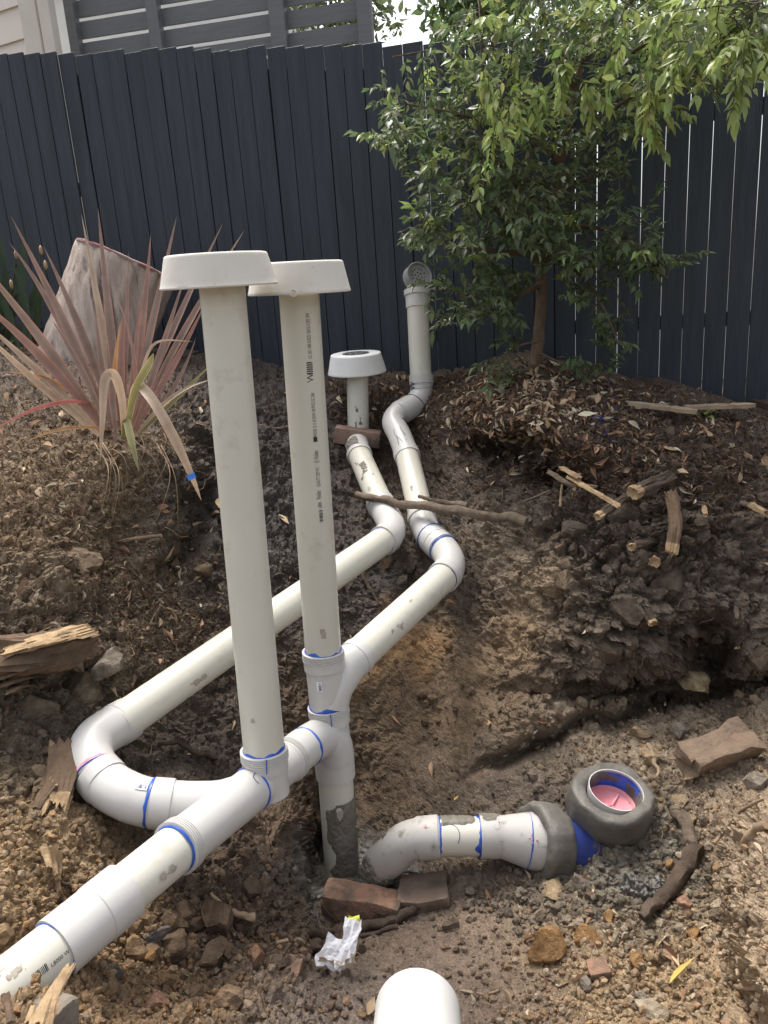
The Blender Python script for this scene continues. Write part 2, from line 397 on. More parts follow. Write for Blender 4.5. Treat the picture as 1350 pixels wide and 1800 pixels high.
# ------------------------------------------------------------------ terrain: the excavated trench and its banks
CTRL = [  # px, py, depth
 (-600, 560, 5.4), (-600, 700, 3.6), (-600, 900, 2.5), (-600, 1150, 2.0), (-600, 1400, 1.7), (-600, 1650, 1.45), (-600, 1900, 1.2), (-600, 2300, 0.98),
 (-250, 570, 5.2), (-250, 700, 3.4), (-250, 850, 2.55), (-250, 1150, 2.0), (-250, 1400, 1.75), (-250, 1650, 1.5), (-250, 1850, 1.25), (-250, 2300, 0.98),
 (0, 585, 4.7), (0, 640, 3.7), (0, 700, 3.2), (0, 800, 2.7), (0, 900, 2.42), (0, 1000, 2.25), (0, 1090, 2.12), (0, 1160, 2.08), (0, 1230, 2.06), (0, 1330, 1.98), (0, 1400, 1.86), (0, 1500, 1.7), (0, 1600, 1.58), (0, 1680, 1.52), (0, 1770, 1.27), (0, 1850, 1.14), (0, 2300, 0.98),
 (100, 600, 4.5), (100, 660, 3.5), (100, 740, 3.0), (100, 820, 2.68), (100, 920, 2.46), (100, 1020, 2.34), (100, 1100, 2.22), (100, 1170, 2.2), (100, 1240, 2.16), (100, 1340, 2.05), (100, 1440, 1.86), (100, 1540, 1.72), (100, 1620, 1.66), (100, 1760, 1.4), (100, 1850, 1.25),
 (200, 610, 4.4), (200, 680, 3.4), (200, 760, 2.85), (200, 800, 2.72), (200, 850, 2.66), (200, 950, 2.6), (200, 1010, 2.56), (200, 1100, 2.42), (200, 1180, 2.32), (200, 1250, 2.3), (200, 1340, 2.2), (200, 1440, 1.98), (200, 1520, 1.86), (200, 1600, 1.78), (200, 1700, 1.66), (200, 1790, 1.5),
 (300, 620, 4.35), (300, 690, 3.5), (300, 770, 2.98), (300, 830, 2.84), (300, 900, 2.8), (300, 990, 2.76), (300, 1080, 2.62), (300, 1160, 2.5), (300, 1250, 2.42), (300, 1330, 2.28), (300, 1430, 2.05), (300, 1520, 1.93), (300, 1600, 1.84), (300, 1700, 1.74), (300, 1800, 1.55),
 (370, 640, 4.3), (370, 720, 3.7), (370, 800, 3.25), (370, 900, 3.05), (370, 1000, 2.9), (370, 1100, 2.72), (370, 1200, 2.6), (370, 1300, 2.45), (370, 1400, 2.2), (370, 1500, 2.0), (370, 1600, 1.9), (370, 1700, 1.78), (370, 1800, 1.6),
 (450, 634, 4.55), (450, 700, 3.95), (450, 800, 3.55), (450, 900, 3.25), (450, 1000, 3.0), (450, 1150, 2.82), (450, 1250, 2.66), (450, 1350, 2.48), (450, 1430, 2.2), (450, 1520, 2.05), (450, 1650, 1.9), (450, 1800, 1.62),
 (520, 1350, 2.62), (520, 1430, 2.3), (520, 1500, 2.16), (520, 1580, 2.12), (520, 1680, 1.97), (520, 1800, 1.66), (548, 1400, 2.72), (548, 1480, 2.66), (552, 1545, 2.42), (530, 1540, 2.2),
 (560, 640, 4.5), (560, 720, 3.98), (560, 800, 3.72), (560, 900, 3.45), (560, 1000, 3.1), (560, 1150, 2.92), (560, 1300, 2.8), (560, 1580, 2.3), (560, 1700, 1.98), (560, 1800, 1.7),
 (620, 642, 4.45), (620, 690, 4.12), (620, 800, 3.9), (620, 900, 3.5), (620, 1000, 3.2), (620, 1100, 3.05), (620, 1250, 2.93), (620, 1350, 2.85), (620, 1440, 2.72), (620, 1500, 2.6), (620, 1540, 2.48), (620, 1600, 2.25), (620, 1700, 2.0), (620, 1800, 1.72),
 (690, 648, 4.35), (690, 700, 4.12), (690, 800, 3.9), (690, 900, 3.5), (690, 1000, 3.2), (690, 1100, 3.06), (690, 1200, 2.97), (690, 1300, 2.87), (690, 1380, 2.76), (690, 1450, 2.62), (690, 1530, 2.44), (690, 1600, 2.22), (690, 1700, 1.99), (690, 1800, 1.74),
 (760, 650, 4.25), (760, 700, 3.9), (760, 800, 3.75), (760, 900, 3.45), (760, 1000, 3.1), (760, 1100, 3.0), (760, 1200, 2.9), (760, 1300, 2.8), (760, 1380, 2.65), (760, 1450, 2.5), (760, 1540, 2.32), (760, 1600, 2.2), (760, 1700, 1.97), (760, 1800, 1.76),
 (820, 645, 4.15), (820, 690, 3.72), (820, 730, 3.5), (820, 800, 3.45), (820, 900, 3.25), (820, 1000, 3.02), (820, 1100, 2.9), (820, 1200, 2.78), (820, 1300, 2.68), (820, 1390, 2.56), (820, 1450, 2.44), (820, 1540, 2.28), (820, 1700, 1.96), (820, 1800, 1.78),
 (890, 630, 3.95), (890, 680, 3.4), (890, 740, 3.1), (890, 770, 3.12), (890, 810, 3.24), (890, 870, 3.14), (890, 930, 2.98), (890, 1000, 2.92), (890, 1100, 2.8), (890, 1200, 2.68), (890, 1300, 2.58), (890, 1390, 2.48), (890, 1450, 2.4), (890, 1550, 2.24), (890, 1700, 1.95), (890, 1800, 1.77),
 (950, 626, 3.8), (950, 660, 3.35), (950, 720, 3.02), (950, 790, 2.92), (950, 840, 3.04), (950, 890, 2.9), (950, 970, 2.82), (950, 1060, 2.78), (950, 1160, 2.7), (950, 1250, 2.62), (950, 1300, 2.58), (950, 1380, 2.46), (950, 1480, 2.33), (950, 1560, 2.18), (950, 1700, 1.93), (950, 1800, 1.75),
 (1040, 650, 3.8), (1040, 690, 3.25), (1040, 760, 2.92), (1040, 820, 2.82), (1040, 870, 2.84), (1040, 960, 2.74), (1040, 1060, 2.66), (1040, 1130, 2.66), (1040, 1190, 2.72), (1040, 1240, 2.72), (1040, 1290, 2.6), (1040, 1380, 2.42), (1040, 1470, 2.3), (1040, 1560, 2.12), (1040, 1700, 1.88), (1040, 1800, 1.72),
 (1140, 672, 3.75), (1140, 705, 3.3), (1140, 770, 2.9), (1140, 840, 2.76), (1140, 950, 2.7), (1140, 1060, 2.62), (1140, 1140, 2.66), (1140, 1200, 2.78), (1140, 1235, 2.74), (1140, 1290, 2.58), (1140, 1400, 2.36), (1140, 1500, 2.2), (1140, 1600, 2.02), (1140, 1700, 1.86), (1140, 1800, 1.7),
 (1240, 690, 3.72), (1240, 720, 3.25), (1240, 790, 2.88), (1240, 860, 2.74), (1240, 950, 2.72), (1240, 1050, 2.64), (1240, 1120, 2.66), (1240, 1180, 2.86), (1240, 1215, 2.78), (1240, 1290, 2.56), (1240, 1400, 2.3), (1240, 1500, 2.14), (1240, 1600, 1.97), (1240, 1700, 1.82), (1240, 1800, 1.66),
 (1300, 1450, 2.1), (1290, 1550, 1.96), (1300, 1650, 1.8), (1310, 1750, 1.62),
 (1350, 718, 3.7), (1350, 750, 3.2), (1350, 820, 2.85), (1350, 900, 2.72), (1350, 1000, 2.68), (1350, 1100, 2.62), (1350, 1160, 2.7), (1350, 1200, 2.8), (1350, 1250, 2.62), (1350, 1350, 2.36), (1350, 1420, 2.05), (1350, 1520, 1.86), (1350, 1620, 1.68), (1350, 1720, 1.54), (1350, 1800, 1.44),
 (1600, 745, 3.4), (1600, 850, 2.75), (1600, 1000, 2.6), (1600, 1150, 2.55), (1600, 1250, 2.45), (1600, 1400, 1.95), (1600, 1600, 1.6), (1600, 1800, 1.35), (1950, 780, 3.2), (1950, 900, 2.6), (1950, 1150, 2.4), (1950, 1400, 1.85), (1950, 1800, 1.25),
 (300, 2300, 1.1), (700, 2300, 1.17), (1100, 2300, 1.15), (1400, 2300, 1.0), (1950, 2300, 0.9), (600, 1950, 1.48), (900, 1950, 1.5), (1200, 1950, 1.42), (300, 1950, 1.38),
]
CT = np.array(CTRL, float)
def _phi(dx, dy): return np.sqrt((dx / 100) ** 2 + (dy / 100) ** 2 + 0.12 ** 2)
_K = _phi(CT[:, None, 0] - CT[None, :, 0], CT[:, None, 1] - CT[None, :, 1])
_n = len(CT); _A = np.zeros((_n + 3, _n + 3)); _A[:_n, :_n] = _K - np.eye(_n) * 0.03
_A[:_n, _n] = 1; _A[:_n, _n + 1] = CT[:, 0] / 1000; _A[:_n, _n + 2] = CT[:, 1] / 1000; _A[_n:, :_n] = _A[:_n, _n:].T
_W = np.linalg.solve(_A, np.concatenate([1 / CT[:, 2], np.zeros(3)]))
def depth_at(px, py):
    px = np.asarray(px, float).ravel(); py = np.asarray(py, float).ravel(); out = np.empty(len(px))
    for s in range(0, len(px), 20000):
        e = slice(s, s + 20000)
        out[e] = _phi(px[e, None] - CT[None, :, 0], py[e, None] - CT[None, :, 1]) @ _W[:_n] + _W[_n] + _W[_n + 1] * px[e] / 1000 + _W[_n + 2] * py[e] / 1000
    return 1 / np.clip(out, 0.15, 1.2)

TOPX = [-600, 0, 200, 450, 560, 690, 820, 890, 950, 1040, 1140, 1240, 1350, 1600, 1950]
TOPY = [562, 587, 612, 636, 642, 650, 646, 632, 628, 652, 674, 692, 720, 747, 782]
PXS = np.concatenate([np.linspace(-600, -30, 40), np.arange(-26, 1378, 2.7), np.linspace(1382, 1950, 40)])
TS = np.concatenate([np.linspace(0, 1, 455, endpoint=False), np.linspace(1, 1.4, 36)])
NU, NV = len(PXS), len(TS)
PYT = np.interp(PXS, TOPX, TOPY)
GPX = np.repeat(PXS[:, None], NV, 1)
GPY = PYT[:, None] + TS[None, :] * (1835 - PYT[:, None])
_px, _py = GPX.ravel(), GPY.ravel()
D0 = depth_at(_px, _py)
ray = ((_px - CX) / FPX)[:, None] * RIGHT + ((CY - _py) / FPX)[:, None] * UP + FWD
G = CAM + D0[:, None] * ray
def grid_normals(Gr):
    g = Gr.reshape(NU, NV, 3)
    n = np.cross(np.gradient(g, axis=1), np.gradient(g, axis=0)).reshape(-1, 3)
    n /= np.maximum(np.linalg.norm(n, axis=1), 1e-9)[:, None]
    flip = np.sum(n * (CAM - Gr), 1) < 0; n[flip] *= -1
    return n
NRM = grid_normals(G)
def gauss(px, py, cx, cy, rx, ry): return np.exp(-(((px - cx) / rx) ** 2 + ((py - cy) / ry) ** 2))
rough = 0.55 + 0 * _px                        # how cloddy each stretch of the ground is
for cx_, cy_, rx_, ry_, a_ in [(1120, 980, 260, 200, 1.25), (60, 1080, 130, 220, 0.7), (450, 850, 130, 180, 0.5), (1330, 1600, 60, 200, 0.4), (400, 1620, 180, 130, 0.35),
                               (800, 1690, 190, 110, -0.44), (690, 1180, 130, 170, -0.36), (820, 1240, 90, 130, -0.36), (930, 1080, 60, 90, -0.3), (790, 820, 60, 120, -0.3), (1200, 1290, 180, 60, -0.3), (600, 1530, 90, 45, -0.5), (80, 880, 140, 90, -0.25), (900, 1350, 130, 60, -0.35), (230, 940, 70, 70, -0.2), (1330, 1600, 50, 150, -0.35)]:
    rough += a_ * gauss(_px, _py, cx_, cy_, rx_, ry_)
rough = np.clip(rough, 0.08, 1.9)
q = G
big = fbm(q * 3.2, 3, 1) * 0.030
def warp(p, s, a, sd): return np.stack([fbm(p * s, 3, sd), fbm(p * s, 3, sd + 7), fbm(p * s, 3, sd + 13)], 1) * a
f1, f2 = worley(q * 8 + warp(q, 12, 0.45, 9), 3)
clod = np.clip((f2 - f1) * 1.3, 0, 0.42) * 0.060 - 0.012 + (0.5 - f1) * 0.012
g1, g2 = worley(q * 21 + warp(q, 30, 0.45, 19), 5)
clod2 = np.clip((g2 - g1) * 1.4, 0, 0.45) * 0.026 * np.clip(0.7 + 1.2 * vnoise(q * 6, 88), 0, 1.5) - 0.005
h1, h2 = worley(q * 55 + warp(q, 70, 0.4, 29), 7)
clod3 = np.clip((h2 - h1) * 1.5, 0, 0.5) * 0.012 * np.clip(0.8 + 1.2 * vnoise(q * 9, 98), 0, 1.6) - 0.002
crack = 0
fine = fbm(q * 45, 4, 31, 0.65) * 0.0055 - np.abs(fbm(q * 17 + warp(q, 9, 0.3, 61), 4, 71, 0.6)) * 0.014 + 0.006
ridg = (1 - 2 * np.abs(fbm(q * np.array([5, 5, 18.0]), 5, 41, 0.6))) * 0.022     # layered, torn soil on the cut faces
steep = np.clip(1 - np.abs(NRM[:, 2]) * 1.25, 0, 1)
_xf = np.clip(1 - np.clip(np.maximum(-30 - _px, _px - 1385), 0, None) / 140, 0.12, 1)
disp = _xf * (rough * (big + clod + crack + clod2 * 1.0 + clod3) + fine * np.clip(rough * 1.3, 0.3, 1.2) + steep * rough * ridg) + fbm(q * np.array([9, 9, 4.0]), 3, 131) * 0.010
fade = np.clip(1 - (TS - 1) / 0.3, 0, 1)[None, :] * np.ones((NU, 1))
G = G + NRM * (disp * np.clip(fade.ravel(), 0.3, 1))[:, None]
# cavities in the banks
for cx_, cy_, rx_, ry_, dd in [(1245, 1135, 38, 36, 0.30), (890, 788, 66, 26, 0.34), (985, 842, 60, 16, 0.22), (1150, 1105, 40, 14, 0.08), (1060, 1000, 14, 30, 0.06), (1180, 960, 12, 40, 0.05), (1300, 1010, 30, 16, 0.06), (960, 930, 40, 10, 0.05), (330, 880, 28, 30, 0.08), (562, 1440, 20, 66, 0.24), (566, 1510, 20, 40, 0.16), (110, 1400, 40, 20, 0.05),
                               (1090, 1218, 170, 17, 0.17), (600, 748, 40, 20, 0.05), (120, 1195, 70, 14, 0.05)]:
    G = G + ray * (dd * gauss(_px + 14 * vnoise(G * 18, 3), _py + 14 * vnoise(G * 18, 4), cx_, cy_, rx_, ry_))[:, None]
_yl = np.interp(_px, [780, 830, 880, 1000, 1150, 1350, 1700], [1385, 1362, 1332, 1283, 1230, 1198, 1190]) + 12 * fbm(np.stack([_px / 60, _px * 0, _px * 0], 1), 3, 91)
_t = _py - _yl; _on = np.clip((_px - 800) / 140, 0, 1)
G = G + ray * (_on * (-0.085 * np.exp(-((_t + 55) / 55) ** 2) + 0.13 * np.exp(-((_t - 4) / 13) ** 2)))[:, None]
_xe = np.interp(_py, [740, 790, 850, 930, 990, 1040], [318, 330, 348, 318, 290, 262]) + 10 * fbm(np.stack([_py / 40, _py * 0, _py * 0 + 5], 1), 3, 93)
_on = np.clip((_py - 755) / 40, 0, 1) * np.clip((1050 - _py) / 60, 0, 1); _tx = _px - _xe
G = G + ray * (_on * (-0.06 * np.exp(-((_tx + 34) / 34) ** 2) + 0.15 * np.exp(-((_tx - 24) / 22) ** 2)))[:, None]
# the clay ledge at the lower right edge
_xm = np.interp(_py, [1380, 1430, 1500, 1600, 1680, 1740, 1850], [1330, 1290, 1272, 1268, 1290, 1322, 1352]) + 9 * fbm(np.stack([_py / 35, _py * 0, _py * 0 + 9], 1), 3, 95)
_on = np.clip((_py - 1375) / 50, 0, 1) * np.clip((1900 - _py) / 60, 0, 1); _tx = np.clip((_px - _xm) / 40, 0, 1); _tx = _tx * _tx * (3 - 2 * _tx)
G = G + ray * (_on * (-0.17 * _tx + 0.03 * np.exp(-((_px - _xm + 12) / 12) ** 2)))[:, None]
_tl = _py - np.interp(_px, [840, 880, 960, 1020, 1060], [770, 752, 772, 800, 815]); _on = np.clip((_px - 840) / 20, 0, 1) * np.clip((1070 - _px) / 30, 0, 1)
G = G + ray * (_on * (-0.06 * np.exp(-((_tl + 16) / 18) ** 2)))[:, None]
NRM = grid_normals(G)

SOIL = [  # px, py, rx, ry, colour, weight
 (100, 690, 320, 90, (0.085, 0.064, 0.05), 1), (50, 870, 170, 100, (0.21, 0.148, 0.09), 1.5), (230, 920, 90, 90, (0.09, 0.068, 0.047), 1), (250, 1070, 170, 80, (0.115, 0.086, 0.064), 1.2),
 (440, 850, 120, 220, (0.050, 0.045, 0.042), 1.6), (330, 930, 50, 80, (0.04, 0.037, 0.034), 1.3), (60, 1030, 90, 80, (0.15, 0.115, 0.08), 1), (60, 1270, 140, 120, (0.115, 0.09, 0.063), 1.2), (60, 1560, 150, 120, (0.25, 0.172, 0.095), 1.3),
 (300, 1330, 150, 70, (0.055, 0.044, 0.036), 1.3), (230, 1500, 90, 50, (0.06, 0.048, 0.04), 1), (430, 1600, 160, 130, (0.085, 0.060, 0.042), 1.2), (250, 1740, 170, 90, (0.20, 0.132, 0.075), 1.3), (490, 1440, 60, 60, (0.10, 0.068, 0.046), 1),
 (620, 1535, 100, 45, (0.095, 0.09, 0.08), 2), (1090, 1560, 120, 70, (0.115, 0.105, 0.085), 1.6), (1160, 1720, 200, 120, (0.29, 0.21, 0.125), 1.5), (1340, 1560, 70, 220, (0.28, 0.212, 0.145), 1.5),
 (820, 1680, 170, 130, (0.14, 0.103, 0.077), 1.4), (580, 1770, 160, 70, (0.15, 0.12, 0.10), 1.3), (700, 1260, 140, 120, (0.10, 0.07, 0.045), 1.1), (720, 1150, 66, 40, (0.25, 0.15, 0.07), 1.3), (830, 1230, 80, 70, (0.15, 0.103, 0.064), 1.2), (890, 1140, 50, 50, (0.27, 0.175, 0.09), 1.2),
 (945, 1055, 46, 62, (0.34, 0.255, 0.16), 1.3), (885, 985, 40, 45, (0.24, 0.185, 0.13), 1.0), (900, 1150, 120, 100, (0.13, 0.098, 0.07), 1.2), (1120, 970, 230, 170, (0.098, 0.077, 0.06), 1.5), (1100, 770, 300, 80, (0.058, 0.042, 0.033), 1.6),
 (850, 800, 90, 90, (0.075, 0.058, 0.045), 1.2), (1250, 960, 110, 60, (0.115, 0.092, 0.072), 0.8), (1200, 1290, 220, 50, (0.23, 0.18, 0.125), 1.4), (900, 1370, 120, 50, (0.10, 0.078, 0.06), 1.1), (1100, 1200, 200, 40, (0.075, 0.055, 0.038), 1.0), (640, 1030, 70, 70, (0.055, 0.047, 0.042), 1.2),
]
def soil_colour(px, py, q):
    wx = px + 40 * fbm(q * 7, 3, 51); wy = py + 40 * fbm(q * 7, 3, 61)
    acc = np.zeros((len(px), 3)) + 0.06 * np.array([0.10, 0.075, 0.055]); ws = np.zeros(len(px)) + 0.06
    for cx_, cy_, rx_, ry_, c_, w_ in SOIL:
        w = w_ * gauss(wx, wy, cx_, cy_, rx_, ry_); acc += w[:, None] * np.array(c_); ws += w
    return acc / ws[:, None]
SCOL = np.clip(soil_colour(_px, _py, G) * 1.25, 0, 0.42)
# scattered blue cement drips on the mound soil
_bl = gauss(_px, _py, 1066, 735, 14, 45) * (vnoise(G * 60, 77) > 0.45)
SCOL = SCOL * (1 - _bl[:, None]) + _bl[:, None] * np.array([0.03, 0.06, 0.35])

def build_ground():
    g = G.reshape(NU, NV, 3); c = SCOL.reshape(NU, NV, 3)
    back = []; cb = []
    for s, dzv in ((6.0, -0.3), (1.2, -0.05), (0.35, 0.0)):               # behind the fence
        r = g[:, 0, :].copy(); r[:, 1] += s; r[:, 2] += dzv; back.append(r); cb.append(c[:, 0, :])
    front = []; cf = []
    for s in (0.5, 1.5, 5.0):                # towards and past the viewer
        r = g[:, -1, :].copy(); r[:, 1] -= s; r[:, 0] *= 1 + 0.3 * s; r[:, 2] = r[:, 2] * 0.4 + 0.05; front.append(r); cf.append(np.tile([0.13, 0.1, 0.075], (NU, 1)))
    g2 = np.concatenate([np.stack(back, 1), g, np.stack(front, 1)], 1)
    c2 = np.concatenate([np.stack(cb, 1), c, np.stack(cf, 1)], 1)
    L = g2[:1].copy(); L[..., 0] -= 5; R = g2[-1:].copy(); R[..., 0] += 5
    g2 = np.concatenate([L, g2, R], 0); c2 = np.concatenate([c2[:1], c2, c2[-1:]], 0)
    nu, nv = g2.shape[:2]
    idx = np.arange(nu * nv).reshape(nu, nv)
    Fc = np.stack([idx[:-1, :-1], idx[:-1, 1:], idx[1:, 1:], idx[1:, :-1]], -1).reshape(-1, 4)
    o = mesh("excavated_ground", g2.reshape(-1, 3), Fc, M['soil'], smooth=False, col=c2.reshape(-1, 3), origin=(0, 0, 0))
    return tag(o, "dug-out brown soil with a deep trench and crumbling banks", kind="structure")
build_ground()
s_ = 220.0
o = mesh("ground", [(-s_, -s_, -0.6), (s_, -s_, -0.6), (s_, s_, -0.6), (-s_, s_, -0.6)], [(0, 1, 2, 3)], mat('dry_ground', (0.2, 0.17, 0.13), (0.12, 0.12, 0.07), 0.6, 0.95), smooth=False)
tag(o, "open ground reaching away beyond the fence", kind="structure")

def gidx(px, py):
    i = int(np.clip(np.searchsorted(PXS, px), 0, NU - 1)); t = (py - PYT[i]) / (1835 - PYT[i])
    j = int(np.clip(np.searchsorted(TS, t), 0, NV - 1)); return i * NV + j
def gnd(px, py):
    k = gidx(px, py); return G[k].copy()
def gnrm(px, py):
    i = gidx(px, py) // NV; j = gidx(px, py) % NV
    n = NRM.reshape(NU, NV, 3)[max(i - 4, 0):i + 5, max(j - 4, 0):j + 5].reshape(-1, 3).mean(0)
    return nrm(n)

# ------------------------------------------------------------------ fence, screen and houses behind
FA, FB = P(0, 600, 4.95), P(1350, 700, 3.85)
FA, FB = np.array([FA[0], FA[1], 0]), np.array([FB[0], FB[1], 0])
fdir = nrm(FB - FA); fout = np.array([fdir[1], -fdir[0], 0.0])           # towards the viewer
if fout[1] > 0: fout = -fout
def ray_plane(px, py):                         # where a sight line meets the fence
    r = (px - CX) / FPX * RIGHT + (CY - py) / FPX * UP + FWD
    t = np.dot(FA - CAM, fout) / np.dot(r, fout); return CAM + t * r
zL, zM = ray_plane(0, 99)[2], ray_plane(640, 82)[2]
sL, sM = np.dot(ray_plane(0, 99) - FA, fdir), np.dot(ray_plane(640, 82) - FA, fdir)
fence = thing("paling_fence", "tall charcoal painted timber paling fence behind the trench and tree", "fence", (*(FA[:2] + fdir[:2] * 2), 0.5))
s = -1.6; k = 0; s_step = np.dot(ray_plane(124, 300) - FA, fdir)
while s < 6.2:
    w = 0.100 + rnd.uniform(-0.003, 0.003)
    p = FA + fdir * (s + w / 2)
    pxx = CX + FPX * np.dot(p - CAM, RIGHT) / np.dot(p + np.array([0, 0, 1.5]) - CAM, FWD)
    gap = rnd.uniform(0.003, 0.005) if pxx < 1000 else rnd.uniform(0.0022, 0.0038)
    if abs(s - s_step) < 0.055: gap = 0.008
    zt = zL + (zM - zL) * (s - sL) / (sM - sL) + rnd.uniform(-0.012, 0.012)
    off = rnd.uniform(-0.003, 0.003) + (0.012 if s < s_step else 0)
    zb = 0.55; lean = rnd.uniform(-0.002, 0.002)
    V, Fc = bevel_box((0, 0, 0), (w / 2, 0, 0), (0, 0.008, 0), (0, 0, (zt - zb) / 2), b=0.0015, segs=1)
    zz = V[:, 2].copy()
    V = p + np.outer(V[:, 0] + zz * lean, fdir) + np.outer(V[:, 1] + off, fout) + np.outer(zz + (zt + zb) / 2, [0, 0, 1])
    nails = [(V, Fc)]
    for nz_ in (1.35, 2.3):
        for nx_ in (-0.03, 0.03): nails.append(lathe([(0.0035, 0), (0.0030, 0.0012), (0.0001, 0.0014)], p + fdir * nx_ + fout * (off + 0.0078) + np.array([0, 0, nz_ + rnd.uniform(-.012, .012)]), fout, 7))
    V, Fc = join(nails); mesh("paling", V, Fc, M['fence'], fence, smooth=False)
    if pxx < 1000 and rnd.random() < 0.86:      # added strip blocking light that would leak through the gap
        q_ = p + fdir * (w / 2 + gap / 2); V, Fc = box(q_ - fout * 0.0145 + np.array([0, 0, (zt + zb) / 2 - 0.05]), fdir * 0.017, fout * 0.0045, (0, 0, (zt - zb) / 2 - 0.06))
        mesh("light_block_strip", V, Fc, M['fence'], fence, smooth=False)
    s += w + gap; k += 1
for zz in (1.35, 2.3):
    a = FA - fdir * 1.6; b = FA + fdir * 6.2
    V, Fc = box((a + b) / 2 - fout * 0.042 + np.array([0, 0, zz]), (b - a) / 2, fout * 0.02, (0, 0, 0.035)); mesh("rail", V, Fc, M['fence'], fence, smooth=False)

# slatted screen standing on the neighbour's deck
SA, SB = P(128, 50, 7.0), P(668, 20, 6.45)
SA, SB = np.array([SA[0], SA[1], 0]), np.array([SB[0], SB[1], 0])
sd = nrm(SB - SA); so = np.array([sd[1], -sd[0], 0.0]); so = so if so[1] < 0 else -so
def on_screen(px, py):
    r = (px - CX) / FPX * RIGHT + (CY - py) / FPX * UP + FWD
    t = np.dot(SA - CAM, so) / np.dot(r, so); return CAM + t * r
scr = thing("slat_screen", "dark grey horizontal slat privacy screen rising above the fence", "screen", (SA[0], SA[1], 2.4))
posts = [on_screen(132, 50), on_screen(276, 50), on_screen(492, 50), on_screen(644, 50)]
zref = on_screen(200, 62)[2]
for i, p in enumerate(posts):
    hw = (0.045, 0.055, 0.07, 0.06)[i]
    V, Fc = bevel_box((p[0], p[1], 3.55), sd * hw, so * 0.045, (0, 0, 1.35), b=0.004, segs=1); mesh("post", V + so * 0.02, Fc, M['screen'], scr, smooth=False)
for i in range(3):
    a, b = posts[i], posts[i + 1]
    for j in range(-7, 8):
        z = zref + j * 0.17 + 0.085
        c = (np.array([a[0], a[1], z]) + np.array([b[0], b[1], z])) / 2
        V, Fc = bevel_box(c - so * 0.03, (np.array([b[0] - a[0], b[1] - a[1], 0])) / 2 * 0.999, so * 0.011, (0, 0, 0.0695), b=0.002, segs=1)
        mesh("slat", V, Fc, M['screen'], scr, smooth=False)
V, Fc = box((SA + SB) / 2 - so * 1.3 + np.array([0, 0, 2.1]), (SB - SA) / 2 * 1.1, so * 1.25, (0, 0, 0.06)); mesh("deck_floor", V, Fc, M['screen'], scr, smooth=False)
for p in posts:
    V, Fc = box((p[0], p[1], 0.75), sd * 0.04, so * 0.04, (0, 0, 1.42)); mesh("stump_post", V - so * 0.2, Fc, M['screen'], scr, smooth=False)

# cream weatherboard house at the left edge
h0 = thing("weatherboard_house", "cream weatherboard house wall with pale corner trim beside the slat screen", "house", (-4.2, 6.6, -0.6))
c0 = P(55, 60, 6.9); c1 = P(-330, 60, 8.2); c0[2] = c1[2] = 0
hd = nrm(c1 - c0); ho = np.array([-hd[1], hd[0], 0]); ho = ho if ho[1] < 0 else -ho
zc = P(30, 15, 6.95)[2]
for j in range(-20, 8):
    z = zc + j * 0.262
    V, Fc = box(np.array([(c0[0] + c1[0]) / 2, (c0[1] + c1[1]) / 2, z + 0.128]), (c1 - c0) / 2, ho * 0.012, (0, 0, 0.136))
    V[:, :2] += (ho * 0.012)[:2] * np.where(V[:, 2] < z + 0.128, 1, -1)[:, None]
    mesh("weatherboard", V, Fc, M['board'], h0, smooth=False)
V, Fc = bevel_box(np.array([c0[0], c0[1], 2.1]) + sd * 0.07 + ho * 0.03, sd * 0.085, ho * 0.05, (0, 0, 2.9), b=0.006, segs=1); mesh("corner_trim", V, Fc, M['trim'], h0, smooth=False)
V, Fc = bevel_box(np.array([c0[0], c0[1], 2.1]) + sd * 0.245 + ho * 0.06, sd * 0.055, ho * 0.04, (0, 0, 2.9), b=0.012, segs=2); mesh("downpipe", V, Fc, M['trim'], h0, smooth=False)
V, Fc = box(np.array([(c0[0] + c1[0]) / 2, (c0[1] + c1[1]) / 2, 2.1]) - ho * 0.15, (c1 - c0) / 2, ho * 0.1, (0, 0, 2.7)); mesh("wall", V, Fc, M['board'], h0, smooth=False)

# pale rendered house far behind
h1 = thing("rendered_house", "pale rendered house glimpsed through the slat gaps far behind", "house", (-1.5, 14.5, -0.6))
V, Fc = box((-3.8, 16.0, 4.2), (3.2, 0, 0), (0, 1.5, 0), (0, 0, 4.8)); mesh("wall", V, Fc, M['render'], h1, smooth=False)
for wx in (-6.0, -4.4, -2.9, -1.4):
    for wz in (1.4, 4.2, 7.2):
        V, Fc = box((wx, 14.47, wz), (0.5, 0, 0), (0, 0.05, 0), (0, 0, 0.6)); f = mesh("window", V, Fc, M['trim'], h1, smooth=False)
        V, Fc = box((wx, 14.42, wz), (0.43, 0, 0), (0, 0.012, 0), (0, 0, 0.53)); mesh("pane", V, Fc, M['glass'], f, smooth=False)
V, Fc = join([(np.array([(-7.3, 14.1, 9.0), (-0.4, 14.1, 9.0), (-0.4, 17.9, 9.0), (-7.3, 17.9, 9.0), (-5.6, 16, 10.4), (-2.0, 16, 10.4)]),
               [(0, 1, 5, 4), (2, 3, 4, 5), (1, 2, 5), (3, 0, 4), (3, 2, 1, 0)])]); mesh("roof", V, Fc, M['slab'], h1, smooth=False)
# pale wall added behind the fence so its gaps look light
w0 = thing("gap_light_wall", "added pale wall that lightens the gaps between the palings", "wall", (2.0, 7.5, -0.6))
V, Fc = box((2.5, 7.5, 0.6), (4.2, 0, 0), (0, 0.1, 0), (0, 0, 1.2)); mesh("wall_face", V, Fc, M['render'], w0, smooth=False)
V, Fc = box((2.5, 7.5, 1.84), (4.25, 0, 0), (0, 0.14, 0), (0, 0, 0.04)); mesh("coping", V, Fc, M['trim'], w0, smooth=False)

